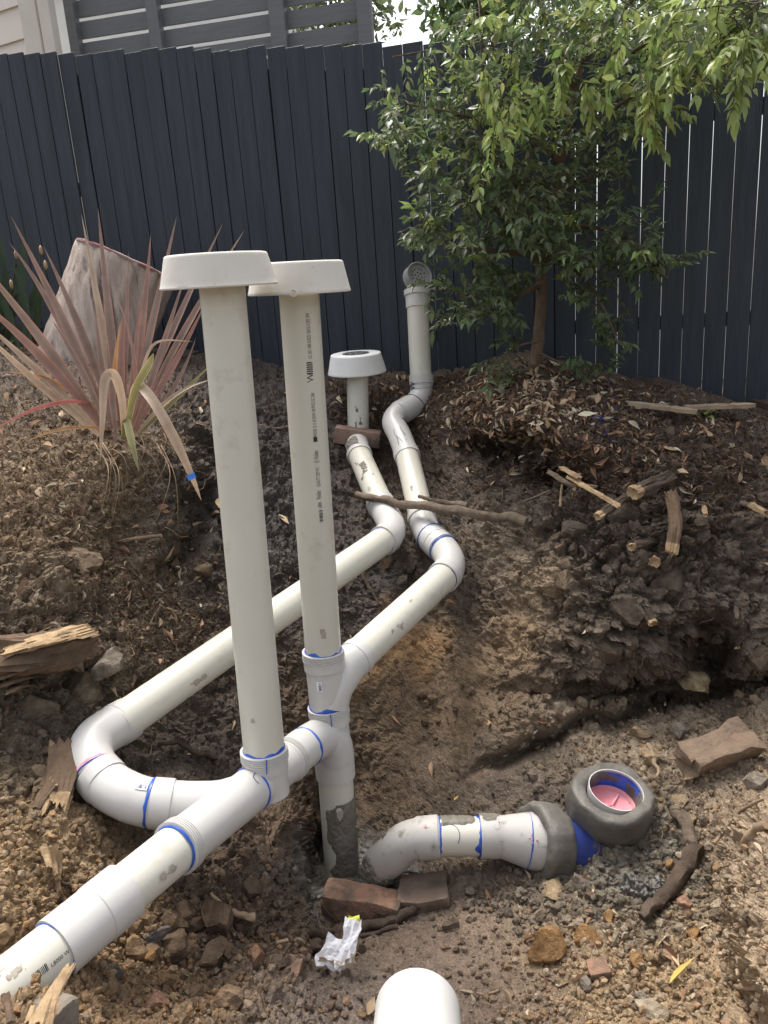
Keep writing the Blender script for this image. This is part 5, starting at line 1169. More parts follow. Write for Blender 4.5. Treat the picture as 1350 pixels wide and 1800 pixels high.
# broken roots in the right bank
timber([(965, 830, 2.86), (1000, 850, 2.79), (1046, 856, 2.76)], 0.010, 0.007, M['stick'], "thin broken branch at the left of the bank's crossed roots", 0.8, 1.0, seed=50, seg=12)
timber([(1000, 838, 2.80), (1040, 862, 2.70), (1084, 888, 2.62)], 0.011, 0.012, M['wood'], "split bright root pointing down right from the bank", 0.5, 1.2, seed=51, wood_end=M['wood'], seg=16)
timber([(988, 822, 2.84), (1015, 838, 2.77)], 0.012, 0.016, M['wood'], "short orange split wood above the bright root", 0.4, 1.4, seed=52, seg=12)
timber([(1105, 872, 2.70), (1080, 888, 2.64), (1050, 908, 2.60)], 0.017, 0.014, M['bark'], "brown root stump pointing down left under the bright root", 0.85, 0.6, seed=53, wood_end=M['wood'])
timber([(1178, 838, 2.72), (1150, 850, 2.66), (1112, 866, 2.60)], 0.025, 0.023, M['bark'], "thick sawn root with a pale cut end in the bank", 0.9, 0.3, seed=54, wood_end=M['wood'])
timber([(1180, 868, 2.64), (1186, 920, 2.58), (1180, 968, 2.55)], 0.023, 0.018, M['rot'], "upright split root with a bright torn lower end", 0.7, 0.7, seed=55, wood_end=M['wood'], seg=24)
timber([(1150, 950, 2.64), (1130, 956, 2.58), (1108, 962, 2.55)], 0.013, 0.014, M['bark'], "stubby sawn root below the thick sawn root", 0.9, 0.4, seed=56, wood_end=M['wood'])
timber([(1152, 975, 2.66), (1150, 988, 2.56)], 0.020, 0.018, M['bark'], "round cut root end facing the viewer", 0.9, 0.2, seed=57, wood_end=M['wood'])
timber([(1133, 1060, 2.63), (1140, 1078, 2.56), (1148, 1096, 2.53)], 0.018, 0.014, M['bark'], "short root stub low in the right bank", 0.9, 0.4, seed=58, wood_end=M['wood'])
timber([(1238, 892, 2.66), (1240, 905, 2.6)], 0.010, 0.008, M['wood'], "small bright wood chip in the bank right of the upright root", 0.6, 1.0, seed=59, seg=10)
timber([(1322, 888, 2.64), (1345, 902, 2.58)], 0.014, 0.012, M['wood'], "bright broken root at the right edge of the bank", 0.7, 0.9, seed=60, seg=14)
timber([(985, 890, 2.82), (986, 868, 2.83), (988, 852, 2.84)], 0.005, 0.004, M['root'], "small upright stub in the hollow of the bank", 0.8, 0.6, seed=61, seg=8)
timber([(918, 882, 2.92), (945, 872, 2.86), (966, 862, 2.84)], 0.004, 0.004, M['stick'], "thin stick leaning in the hollow of the bank", 0.8, 0.4, seed=62, seg=8)
timber([(212, 952, 2.60), (240, 946, 2.56), (278, 942, 2.56)], 0.012, 0.009, M['rot'], "wood sliver sticking out of the left bank below the flax", 0.5, 1.2, seed=63, seg=12)
timber([(1295, 1062, 2.62), (1296, 1085, 2.57)], 0.008, 0.007, M['stick'], "short grey stub low at the right of the bank", 0.8, 0.6, seed=64, seg=8)
# bark plank on the mound
pk = thing("bark_slab", "two flat weathered timber slabs lying on the mound by the fence", "timber slab", gnd(1200, 715))
def slab(p0, p1, w, th, name, seed):
    a, b = P(*p0), P(*p1); C = np.linspace(a, b, 14); T = nrm(b - a); W_ = nrm(np.cross(T, [0, 0, 1.0])); U = np.cross(W_, T); r_ = np.random.default_rng(seed); V = []
    for i, c in enumerate(C):
        t = i / 13; ww = w * (0.35 + 0.65 * min(1, t * 5, (1 - t) * 5)) * (1 + 0.15 * r_.normal())
        V += [c + W_ * ww * 0.5 + U * th * r_.uniform(.3, .6), c - W_ * ww * 0.5 + U * th * r_.uniform(.3, .6), c - W_ * ww * 0.5 - U * th * 0.5, c + W_ * ww * 0.5 - U * th * 0.5]
    Fc = [(i * 4 + j, i * 4 + (j + 1) % 4, (i + 1) * 4 + (j + 1) % 4, (i + 1) * 4 + j) for i in range(13) for j in range(4)] + [(3, 2, 1, 0), (52, 53, 54, 55)]
    mesh(name, np.array(V), Fc, M['plank'], pk, sharp=25)
slab((1105, 708, 3.15), (1225, 724, 3.06), 0.06, 0.016, "plank", 1); slab((1205, 716, 3.14), (1325, 712, 3.22), 0.07, 0.016, "plank", 2)

# paper scrap
def paper():
    t = thing("torn_paper", "crumpled white and tan torn paper bag scrap on the trench floor", "paper", gnd(590, 1690))
    def sheet(corners, nx, ny, amp, m, name, seed, thick=0.0):
        c = [P(*p) for p in corners]; V = []; r_ = np.random.default_rng(seed)
        for i in range(nx + 1):
            for j in range(ny + 1):
                u, v = i / nx, j / ny
                p = (c[0] * (1 - u) + c[1] * u) * (1 - v) + (c[3] * (1 - u) + c[2] * u) * v
                edge = 0.006 if (i in (0, nx) or j in (0, ny)) else 0.0
                tri = abs(((u * 2.2 + v * 0.8 + seed) % 1) - 0.5) * 2
                p = p + np.array([0, 0, 1.0]) * amp * (tri - 0.4) - FWD * amp * 0.8 * (abs(((v * 1.6 - u + seed * .3) % 1) - 0.5)) + r_.normal(size=3) * (0.0006 + edge * 0.25)
                V.append(p)
        Fc = []
        for i in range(nx):
            for j in range(ny):
                q4 = (i * (ny + 1) + j, (i + 1) * (ny + 1) + j, (i + 1) * (ny + 1) + j + 1, i * (ny + 1) + j + 1)
                Fc += [(q4[0], q4[1], q4[2]), (q4[0], q4[2], q4[3])]
        o = mesh(name, np.array(V), Fc, m, t, smooth=False); return o
    dg = dz(590, 1700, gnd(590, 1700)[2])
    sheet([(553, 1690, dg - 0.06), (602, 1712, dg - 0.08), (620, 1664, dg - 0.05), (578, 1640, dg - 0.03)], 7, 7, 0.016, M['paper'], "white_sheet", 1)
    sheet([(586, 1704, dg - 0.085), (616, 1690, dg - 0.07), (638, 1622, dg - 0.01), (608, 1612, dg - 0.01)], 5, 10, 0.015, M['paper'], "folded_strip", 3)
    sheet([(547, 1690, dg - 0.05), (600, 1722, dg - 0.05), (612, 1698, dg - 0.085), (566, 1680, dg - 0.065)], 8, 5, 0.014, M['kraft'], "tan_edge", 5)
    sheet([(596, 1722, dg - 0.045), (622, 1710, dg - 0.04), (626, 1670, dg - 0.055), (606, 1690, dg - 0.09)], 5, 6, 0.014, M['kraft'], "tan_flap", 6)
    sheet([(612, 1618, dg - 0.002), (634, 1622, dg - 0.002), (634, 1610, dg + 0.005), (612, 1609, dg + 0.005)], 3, 3, 0.004, M['lime'], "lime_corner", 7)
    sheet([(592, 1722, dg - 0.044), (608, 1716, dg - 0.042), (606, 1708, dg - 0.055), (594, 1712, dg - 0.06)], 3, 3, 0.004, M['lime'], "lime_corner", 8)
paper()

# ------------------------------------------------------------------ leaves used by every plant
def leaf_tpl(w=0.38, fold=0.10, droop=0.12, curl=0.0):
    """leaf of unit length along +x, normal +z, folded along its midrib with a drawn-out tip"""
    xs = [0, 0.14, 0.34, 0.56, 0.78, 1.0]; ws = [0.03, 0.62, 1.0, 0.84, 0.36, 0.0]
    V = []; 
    for x, ww in zip(xs, ws):
        z = -droop * x * x; hw = ww * w / 2
        V += [(x, -hw, z + fold * hw * 2 + curl * x), (x, 0, z), (x, hw, z + fold * hw * 2 - curl * x)]
    Fc = []
    for i in range(5):
        a = i * 3
        if i < 4: Fc += [(a, a + 1, a + 4, a + 3), (a + 1, a + 2, a + 5, a + 4)]
        else: Fc += [(a, a + 1, a + 4), (a + 1, a + 2, a + 4)]
    V = V[:-3] + [V[-3], V[-2], V[-1]]
    return np.array(V), Fc
LT = [leaf_tpl(0.40, 0.25, 0.18), leaf_tpl(0.36, 0.5, 0.30, 0.02), leaf_tpl(0.44, 0.12, 0.10, -0.03)]
def place_leaf(tpl, pos, d, n, L):
    d = nrm(d); y = nrm(np.cross(n, d)); z = np.cross(d, y)
    return pos + (tpl * L) @ np.stack([d, y, z])

# ------------------------------------------------------------------ the small tree in front of the fence
tree = thing("lilly_pilly_tree", "small leafy green tree with pale young shoots, growing before the charcoal fence", "tree", gnd(945, 632))
def limb(pl, r0, r1, name="branch", m=None, seed=0):
    C = catmull([P(*p) for p in pl], 7); k_ = len(C); seg = 10
    nz = fbm(np.stack([np.repeat(np.arange(k_), seg) * .4 + seed, np.tile(np.cos(np.arange(seg) * .63), k_), np.tile(np.sin(np.arange(seg) * .63), k_)], 1), 2, 5).reshape(k_, seg)
    V, Fc = tube(C, np.linspace(r0, r1, k_)[:, None] * (1 + 0.15 * nz), seg); mesh(name, V, Fc, m or M['trunk'], tree, sharp=60); return C
LIMBS = [limb([(940, 650, 3.55), (946, 600, 3.55), (952, 520, 3.55), (951, 450, 3.54), (966, 370, 3.53), (986, 290, 3.52), (1002, 200, 3.5), (1022, 100, 3.48), (1034, -40, 3.45), (1040, -260, 3.4)], 0.030, 0.010, "trunk", seed=1)]
LDEF = [
 [(950, 470, 3.54), (900, 400, 3.45), (830, 330, 3.35), (760, 300, 3.25)], [(951, 450, 3.54), (860, 440, 3.4), (790, 430, 3.3), (720, 400, 3.25)],
 [(950, 500, 3.54), (890, 530, 3.45), (830, 520, 3.4), (770, 500, 3.4)], [(960, 400, 3.53), (1050, 400, 3.4), (1120, 430, 3.3), (1190, 462, 3.25)],
 [(955, 450, 3.54), (1020, 480, 3.45), (1060, 540, 3.4), (1085, 600, 3.42)], [(986, 290, 3.52), (920, 200, 3.4), (870, 90, 3.2), (830, -40, 3.0)],
 [(986, 280, 3.52), (900, 230, 3.4), (800, 200, 3.3), (700, 180, 3.25)], [(996, 250, 3.5), (1080, 190, 3.2), (1170, 140, 2.9), (1290, 110, 2.6)],
 [(1002, 200, 3.5), (1100, 100, 3.1), (1220, 40, 2.7), (1340, 0, 2.4)], [(1010, 160, 3.5), (960, 40, 3.2), (920, -80, 2.9)],
 [(1015, 120, 3.5), (1120, -10, 3.2), (1220, -120, 2.9)], [(970, 350, 3.53), (1040, 310, 3.4), (1110, 290, 3.3)], [(966, 370, 3.53), (880, 290, 3.2), (850, 250, 3.1)],
 [(950, 600, 3.54), (910, 610, 3.45), (878, 640, 3.4)], [(950, 622, 3.5), (1000, 642, 3.45), (1060, 640, 3.4)], [(1004, 190, 3.5), (900, 120, 3.3), (780, 90, 3.2), (690, 100, 3.15)],
]
for i, l_ in enumerate(LDEF): LIMBS.append(limb(l_, 0.012 if i < 13 else 0.006, 0.003, seed=i + 3))
ALLP = np.vstack(LIMBS)
CL = [  # px, py, rx, ry, near depth, far depth, twigs, young share
 (745, 175, 80, 70, 3.0, 3.5, 36, .15), (690, 215, 40, 40, 3.0, 3.4, 12, .1), (840, 85, 90, 80, 2.9, 3.6, 46, .25), (960, 40, 130, 80, 2.8, 3.6, 62, .3), (1110, 40, 120, 80, 2.6, 3.5, 62, .4), (1250, 50, 110, 75, 2.3, 3.1, 66, .7), (1320, 40, 60, 80, 2.2, 2.8, 26, .75),
 (1180, 120, 110, 60, 2.5, 3.2, 46, .5), (880, 180, 90, 70, 2.9, 3.6, 48, .25), (1000, 190, 110, 70, 3.0, 3.65, 56, .15), (1100, 180, 80, 50, 2.9, 3.5, 30, .2), (780, 210, 70, 70, 3.0, 3.5, 26, .1),
 (850, 350, 100, 70, 2.95, 3.5, 62, .06), (780, 320, 60, 60, 3.0, 3.4, 20, .08), (770, 400, 65, 45, 3.0, 3.4, 24, .06), (940, 300, 80, 60, 3.0, 3.6, 40, .06), (900, 420, 90, 60, 3.0, 3.5, 48, .05), (1020, 390, 90, 70, 3.0, 3.5, 52, .05), (1100, 430, 80, 45, 3.0, 3.5, 36, .05), (1170, 455, 45, 22, 3.1, 3.4, 9, .05),
 (1050, 290, 70, 40, 3.1, 3.6, 20, .06), (830, 500, 70, 45, 3.1, 3.5, 30, .08), (895, 500, 40, 50, 3.1, 3.5, 16, .05), (1025, 475, 45, 40, 3.1, 3.5, 17, .04), (800, 540, 45, 35, 3.2, 3.5, 9, .08), (1075, 545, 35, 50, 3.2, 3.55, 12, .1), (880, 560, 26, 40, 3.2, 3.5, 6, .05), (880, 630, 26, 45, 3.2, 3.55, 12, .05), (1040, 640, 50, 14, 3.2, 3.5, 8, .1), (1070, 600, 14, 30, 3.2, 3.5, 4, .1),
 (960, -90, 220, 70, 2.7, 3.6, 60, .4), (1240, -80, 140, 70, 2.4, 3.4, 46, .5), (840, 270, 60, 40, 3.0, 3.5, 16, .1), (720, 270, 30, 40, 3.1, 3.4, 5, .1), (1140, 345, 22, 12, 3.1, 3.3, 2, .1)]
HANG = [(872, 150, 2.75, 46), (890, 200, 2.72, 40), (866, 215, 2.74, 22), (1035, 160, 2.8, 22), (1128, 170, 2.6, 34), (1142, 205, 2.6, 26), (940, 150, 2.9, 22), (1105, 30, 2.5, 30), (1200, 90, 2.4, 40), (1290, 70, 2.3, 40), (1180, 60, 2.45, 34), (1240, 20, 2.35, 40), (1320, 110, 2.3, 26), (1080, 110, 2.7, 24), (985, 110, 2.8, 20)]
leaves = []                                      # (pos, dir, normal, length, young)
tw_parts = []
def twig(p0, dvec, L, young, droop=0.5, spacing=0.022):
    n_ = 6; C = [p0]; d = nrm(dvec)
    for i in range(n_):
        d = nrm(d + np.array([0, 0, -1.0]) * droop / n_ + rng.normal(size=3) * 0.10); C.append(C[-1] + d * L / n_)
    C = np.array(C); tw_parts.append(tube(C, np.linspace(0.0024, 0.0010, len(C)), 3, cap=False))
    cl = np.concatenate([[0], np.cumsum(np.linalg.norm(np.diff(C, axis=0), axis=1))]); s = 0.12 * L; sgn = 1
    while s <= L:
        p = np.array([np.interp(s, cl, C[:, k]) for k in range(3)]); t = nrm(C[min(int(s / L * n_) + 1, n_)] - C[min(int(s / L * n_), n_ - 1)])
        side = nrm(np.cross(t, [0, 0, 1.0]) + 1e-6) * sgn
        side = rot_about(side, t, rng.normal() * 0.5)
        for sg in (1, -1):
            if rng.random() < 0.9:
                dd = nrm(t * rng.uniform(0.35, 0.8) + side * sg * rng.uniform(0.5, 0.9) + np.array([0, 0, -1]) * rng.uniform(-0.25, 0.6 if not young else 0.95))
                nn = nrm(np.array([0, -0.15, 1.0]) + rng.normal(size=3) * 0.55)
                leaves.append((p, dd, nn, rng.uniform(0.026, 0.056) * (1.15 if young else 1.0), young))
        s += spacing * rng.uniform(0.8, 1.3)
    leaves.append((C[-1], nrm(C[-1] - C[-2]), nrm(np.array([0, 0, 1.0]) + rng.normal(size=3) * .4), rng.uniform(0.045, 0.065), young))
for (cx_, cy_, rx_, ry_, d0, d1, nt_, yg) in CL:
    for _ in range(int(nt_ * (0.78 if cy_ > 140 else 0.95))):
        a_ = rng.uniform(0, 6.283); rr_ = math.sqrt(rng.uniform(0, 1)); d_ = rng.uniform(d0, d1)
        p = P(cx_ + rx_ * rr_ * math.cos(a_), cy_ + ry_ * rr_ * math.sin(a_), d_)
        near = ALLP[np.argmin(np.sum((ALLP - p) ** 2, 1))]
        out = nrm(p - near + np.array([0, 0, 0.05]) + rng.normal(size=3) * 0.08)
        L = rng.uniform(0.10, 0.22); p0 = p - out * L * 0.5
        twig(p0, out, L, rng.random() < yg)
        if rng.random() < 0.35:                  # the twig's own stalk back to its limb
            mid = (p0 + near) / 2 + rng.normal(size=3) * 0.015; tw_parts.append(tube(catmull([near, mid, p0], 3), np.linspace(0.0034, 0.0024, 7), 3, cap=False))
for (hx, hy, hd_, hs) in HANG:
    for _ in range(3):
        p = P(hx + rng.uniform(-hs, hs) * 0.6, hy - hs * 0.5 + rng.uniform(-12, 12), hd_ + rng.uniform(-0.05, 0.05)); twig(p, nrm(rng.normal(size=3) * 0.35 + np.array([0, 0, -0.7])), rng.uniform(0.10, 0.17), True, 1.2, 0.018)
leaves.sort(key=lambda l: np.dot(l[0] - CAM, FWD))
def in_view(p):
    q_ = p - CAM; d = np.dot(q_, FWD); x = CX + FPX * np.dot(q_, RIGHT) / d; y = CY - FPX * np.dot(q_, UP) / d; return -20 < x < 1370 and -10 < y < 1800
big_ = [l for l in leaves if in_view(l[0])][:290]; ids = set(id(l) for l in big_)
small_ = [l for l in leaves if id(l) not in ids]
tloc = np.array(tree.location)
LM = []
for t_i, (tv, tf) in enumerate(LT):
    for mm in ('leafo', 'leafy'):
        me = bpy.data.meshes.new("leaf"); me.from_pydata(tv.tolist(), [], tf); me.materials.append(M[mm]); me.polygons.foreach_set("use_smooth", [True] * len(me.polygons)); LM.append(me)
for l in big_:
    pos, d, n_, L, yg = l; o = bpy.data.objects.new("leaf", LM[rng.integers(0, 3) * 2 + (1 if yg else 0)]); sc.collection.objects.link(o); o.parent = tree
    d = nrm(d); y = nrm(np.cross(n_, d)); z = np.cross(d, y); pp = pos - tloc
    o.matrix_local = Matrix(((d[0] * L, y[0] * L, z[0] * L, pp[0]), (d[1] * L, y[1] * L, z[1] * L, pp[1]), (d[2] * L, y[2] * L, z[2] * L, pp[2]), (0, 0, 0, 1)))
Vs, Fs, Cs, off = [], [], [], 0
for pos, d, n_, L, yg in small_:
    tv, tf = LT[rng.integers(0, 3)]; V = place_leaf(tv, pos, d, n_, L); Vs.append(V); Fs += [tuple(i + off for i in f) for f in tf]; off += len(V)
    c = np.array([0.34, 0.40, 0.135]) if yg else np.array([0.14, 0.18, 0.085]); c = c * rng.uniform(0.75, 1.25, 3) ** 0.5
    Cs.append(np.tile(c, (len(V), 1)))
o = mesh("foliage", np.vstack(Vs), Fs, M['leaf'], tree, sharp=None, col=np.vstack(Cs)); tag(o, None, kind="stuff")
V, Fc = join(tw_parts); o = mesh("twigs", V, Fc, M['twig'], tree, sharp=None); tag(o, None, kind="stuff")

# trees behind the fence, glimpsed against the sky
def far_tree(px, py, d, R, n, label, seed, col):
    c = P(px, py, d); t = thing("background_tree", label, "tree", (c[0], c[1], -0.6), "trees beyond the fence")
    V, Fc = tube(np.array([[c[0], c[1], -0.6], [c[0] + 0.1, c[1], c[2] * 0.5], [c[0], c[1], c[2]]]), [0.16, 0.12, 0.05], 10); mesh("trunk", V, Fc, M['trunk'], t)
    r_ = np.random.default_rng(seed); Vs, Fs, Cs, off = [], [], [], 0
    for _ in range(n):
        u = nrm(r_.normal(size=3)) * R * r_.uniform(0.35, 1.0) * np.array([1.2, 1, 0.9]); tv, tf = LT[r_.integers(0, 3)]
        V = place_leaf(tv, c + u, r_.normal(size=3) + np.array([0, 0, -0.4]), r_.normal(size=3), r_.uniform(0.10, 0.2)); Vs.append(V); Fs += [tuple(i + off for i in f) for f in tf]; off += len(V)
        Cs.append(np.tile(np.array(col) * r_.uniform(0.7, 1.3), (len(V), 1)))
    o = mesh("crown", np.vstack(Vs), Fs, M['leaf'], t, sharp=None, col=np.vstack(Cs)); tag(o, None, kind="stuff")
far_tree(835, 10, 9.0, 0.6, 1100, "light green tree beyond the fence, filling part of the sky beside the screen", 3, (0.13, 0.19, 0.07))
far_tree(1080, 10, 10.0, 1.3, 1800, "tree beyond the fence hidden behind the leafy tree's crown", 5, (0.10, 0.16, 0.06))
far_tree(600, 15, 11.0, 0.8, 1000, "pale green tree seen through the screen's right bay", 7, (0.16, 0.19, 0.09))

# ------------------------------------------------------------------ flax, strappy plant and stump on the left bank
def blade(p0, p1, p2, w, cols, name, parent, seed=0, fold=0.35, m=None, tw=0.0, n=16):
    """long folded strap leaf on a quadratic curve; cols are centre, margin and underside colours"""
    t = np.linspace(0, 1, n)[:, None]; C = (1 - t) ** 2 * p0 + 2 * t * (1 - t) * p1 + t ** 2 * p2
    T = np.gradient(C, axis=0); T /= np.linalg.norm(T, axis=1)[:, None]
    V, K = [], []
    for i in range(n):
        s = i / (n - 1); hw = w / 2 * 0.84 * (0.45 + 0.55 * min(1, s * 2.0)) * (min(1, (1 - s) / 0.6) ** 0.85) * (1 if s < 1 else 0.02)
        side = nrm(np.cross(T[i], CAM - C[i])); up = nrm(np.cross(side, T[i])); a = tw * s + 0.25 * math.sin(seed)
        side2 = side * math.cos(a) + up * math.sin(a); up2 = up * math.cos(a) - side * math.sin(a)
        for k_, kk in ((-1, 1), (-0.8, 0), (0, 2), (0.8, 0), (1, 1)):
            V.append(C[i] + side2 * hw * k_ + up2 * (abs(k_) * hw * fold)); K.append(cols[kk])
    Fc = [(i * 5 + j, i * 5 + j + 1, (i + 1) * 5 + j + 1, (i + 1) * 5 + j) for i in range(n - 1) for j in range(4)]
    return mesh(name, np.array(V), Fc, m or M['flax'], parent, sharp=None, col=np.array(K) if m is None else None)
flax = thing("flax_plant", "bronze and pink flax plant with long sword leaves at the edge of the left bank", "flax", gnd(200, 775))
BZ = ((0.20, 0.148, 0.125), (0.44, 0.19, 0.135), (0.16, 0.12, 0.10)); PK = ((0.24, 0.15, 0.125), (0.48, 0.18, 0.13), (0.19, 0.125, 0.105)); ST = ((0.34, 0.275, 0.21), (0.45, 0.31, 0.22), (0.28, 0.22, 0.165)); GN = ((0.20, 0.20, 0.09), (0.48, 0.40, 0.18), (0.17, 0.17, 0.08))
FL = [  # base, bend, tip (px, py, depth), width, colours
 ((190, 740, 2.72), (120, 570, 2.70), (18, 378, 2.62), .042, BZ), ((185, 735, 2.72), (100, 530, 2.75), (15, 425, 2.80), .036, BZ), ((200, 740, 2.74), (150, 580, 2.78), (76, 432, 2.80), .044, BZ),
 ((205, 740, 2.74), (180, 560, 2.78), (143, 376, 2.80), .040, ST), ((212, 742, 2.74), (190, 540, 2.78), (172, 364, 2.80), .040, BZ), ((218, 742, 2.74), (222, 600, 2.82), (226, 440, 2.85), .022, PK),
 ((225, 745, 2.74), (256, 560, 2.80), (265, 410, 2.85), .034, PK), ((228, 745, 2.74), (270, 560, 2.80), (311, 378, 2.88), .036, BZ), ((232, 748, 2.74), (310, 560, 2.86), (392, 392, 2.95), .034, BZ), ((236, 750, 2.74), (330, 560, 2.92), (430, 404, 3.05), .034, BZ),
 ((182, 750, 2.70), (80, 600, 2.60), (-60, 430, 2.45), .046, BZ), ((180, 755, 2.70), (80, 620, 2.58), (-70, 500, 2.40), .046, PK), ((178, 760, 2.70), (70, 650, 2.58), (-60, 540, 2.45), .036, ST),
 ((175, 765, 2.70), (60, 670, 2.55), (-60, 556, 2.40), .036, ST), ((170, 720, 2.70), (90, 650, 2.60), (12, 655, 2.52), .024, ((0.36, 0.19, 0.08), (0.5, 0.3, 0.12), (0.3, 0.16, 0.07))), ((160, 710, 2.68), (90, 690, 2.5), (-20, 762, 2.40), .020, ((0.42, 0.16, 0.14), (0.5, 0.2, 0.16), (0.35, 0.13, 0.12))),
 ((190, 755, 2.68), (110, 740, 2.55), (40, 780, 2.48), .016, ((0.36, 0.22, 0.10), (0.5, 0.26, 0.14), (0.3, 0.18, 0.08))), ((238, 755, 2.74), (320, 620, 2.85), (362, 530, 2.95), .032, PK), ((240, 760, 2.74), (310, 700, 2.8), (345, 592, 2.9), .026, BZ),
 ((242, 765, 2.74), (320, 690, 2.8), (372, 640, 2.86), .024, GN), ((240, 765, 2.72), (300, 680, 2.74), (372, 668, 2.80), .022, ST), ((225, 770, 2.70), (262, 660, 2.6), (205, 520, 2.7), .02, PK),
 ((218, 745, 2.72), (205, 630, 2.68), (222, 530, 2.74), .034, PK), ((200, 745, 2.70), (195, 640, 2.66), (214, 560, 2.7), .024, ((0.40, 0.22, 0.10), (0.55, 0.36, 0.16), (0.35, 0.2, 0.1))),
 ((222, 755, 2.7), (236, 660, 2.72), (246, 520, 2.76), .03, PK), ((196, 750, 2.68), (176, 640, 2.68), (165, 520, 2.72), .026, BZ),
 ((234, 760, 2.72), (276, 640, 2.78), (330, 470, 2.88), .030, BZ), ((188, 752, 2.68), (150, 650, 2.64), (90, 560, 2.62), .032, BZ), ((204, 770, 2.66), (196, 680, 2.64), (188, 600, 2.66), .030, BZ), ((228, 775, 2.68), (256, 700, 2.70), (290, 640, 2.74), .026, PK)]
for i, (a, b, c, w, cols) in enumerate(FL): blade(P(*a), P(*b), P(*c), w, cols, "leaf", flax, seed=i, tw=rnd.uniform(-0.5, 0.5))
# folded, hanging leaves
def bent(pl, w, cols, label=None, seed=0, tape=False):
    C = catmull([P(*p) for p in pl], 6); n = len(C); T = np.gradient(C, axis=0); T /= np.linalg.norm(T, axis=1)[:, None]; V, K = [], []
    for i in range(n):
        s = i / (n - 1); hw = w / 2 * 0.82 * (0.6 + 0.4 * min(1, s * 3)) * (min(1, (1 - s) / 0.4) ** 0.8 if s < 1 else 0.02)
        side = nrm(np.cross(T[i], CAM - C[i])); up = nrm(np.cross(side, T[i]))
        for k_, kk in ((-1, 1), (-0.8, 0), (0, 2), (0.8, 0), (1, 1)): V.append(C[i] + side * hw * k_ + up * (abs(k_) * hw * 0.25)); K.append(cols[kk])
    Fc = [(i * 5 + j, i * 5 + j + 1, (i + 1) * 5 + j + 1, (i + 1) * 5 + j) for i in range(n - 1) for j in range(4)]
    o = mesh("leaf", np.array(V), Fc, M['flax'], flax, sharp=None, col=np.array(K))
    if label: o["label"] = label
    return o
bent([(218, 760, 2.66), (214, 700, 2.55), (200, 658, 2.50), (184, 670, 2.47), (180, 740, 2.46), (176, 812, 2.47)], 0.036, ST, "pale folded leaf hanging straight down")
bent([(216, 770, 2.64), (222, 740, 2.58), (232, 780, 2.52), (244, 828, 2.50)], 0.030, GN, "green and yellow striped short hanging leaf")
bent([(222, 765, 2.66), (236, 690, 2.54), (262, 640, 2.50), (270, 620, 2.5)], 0.03, GN)
lf = bent([(228, 730, 2.66), (240, 680, 2.56), (266, 700, 2.48), (306, 770, 2.46), (336, 835, 2.50), (354, 880, 2.56)], 0.040, ST, "drooping dry leaf with a band of blue tape")
tb = [P(331, 826, 2.484), P(343, 852, 2.496)]; tv_ = nrm(tb[1] - tb[0]); sd_ = nrm(np.cross(tv_, CAM - tb[0])); nn_ = nrm(np.cross(sd_, tv_)); c_ = (tb[0] + tb[1]) / 2 + nn_ * 0.003
V, Fc = box(c_ - tv_ * 0.003, tv_ * 0.009, sd_ * 0.0135, nn_ * 0.0022); mesh("tape_band", V, Fc, M['tape'], lf, smooth=False)
bent([(236, 700, 2.66), (250, 650, 2.62), (275, 602, 2.62), (340, 600, 2.7)], 0.012, ST)
for i in range(18):                              # dry roots and old leaves hanging from the base
    x0 = rnd.uniform(165, 300); y0 = rnd.uniform(760, 800); x1 = x0 + rnd.uniform(-20, 60); y1 = y0 + rnd.uniform(40, 150)
    g0 = gnd(x0, y0); d0 = np.dot(g0 - CAM, FWD) - 0.02; d1 = np.dot(gnd(x1, y1) - CAM, FWD) - 0.02
    C = catmull([P(x0, y0, d0), P((x0 + x1) / 2 + rnd.uniform(5, 25), (y0 + y1) / 2 - 14, min(d0, d1) - 0.03), P(x1, y1, d1)], 6)
    V, Fc = tube(C, np.linspace(0.0018, 0.0009, len(C)), 5); mesh("root", V, Fc, M['root'] if i % 2 else M['fibre'], flax, sharp=None)
# dark strappy plant at the left edge
sp_ = thing("strappy_plant", "dark green strappy plant at the left edge beside the fence", "plant", gnd(10, 610))
for i in range(26):
    bx_ = rnd.uniform(-40, 60); tx = bx_ + rnd.uniform(-90, 60); ty = rnd.uniform(395, 540); d = rnd.uniform(3.9, 4.25)
    blade(P(bx_, 610, d), P((bx_ + tx) / 2 + rnd.uniform(-10, 10), (600 + ty) / 2 - 40, d - 0.05), P(tx, ty, d - 0.1), 0.05, BZ, "leaf", sp_, seed=i, m=M['strap'], n=9)
for i, (x_, y_) in enumerate([(72, 440), (80, 466), (20, 500), (28, 448)]):
    V0, Fc = ico(1); V = V0 * np.array([0.010, 0.010, 0.026]) + P(x_, y_, 3.85); mesh("bud", V, Fc, M['dead'], sp_, sharp=None)
    V, Fc = tube(np.array([P(x_, y_ + 6, 3.86), P(x_ - 8, y_ + 80, 3.95), P(x_ - 14, 600, 4.05)]), 0.004, 6); mesh("stalk", V, Fc, M['strap'], sp_)
for i in range(7):
    p = gnd(rnd.uniform(-10, 75), rnd.uniform(590, 625)); a_ = rnd.uniform(0, 6.28)
    blade(p + [0, 0, .02], p + np.array([math.cos(a_) * .1, math.sin(a_) * .1, .09]), p + np.array([math.cos(a_) * .22, math.sin(a_) * .2, .03]), 0.06, BZ, "leaf", sp_, seed=i, m=M['strap'], n=8)
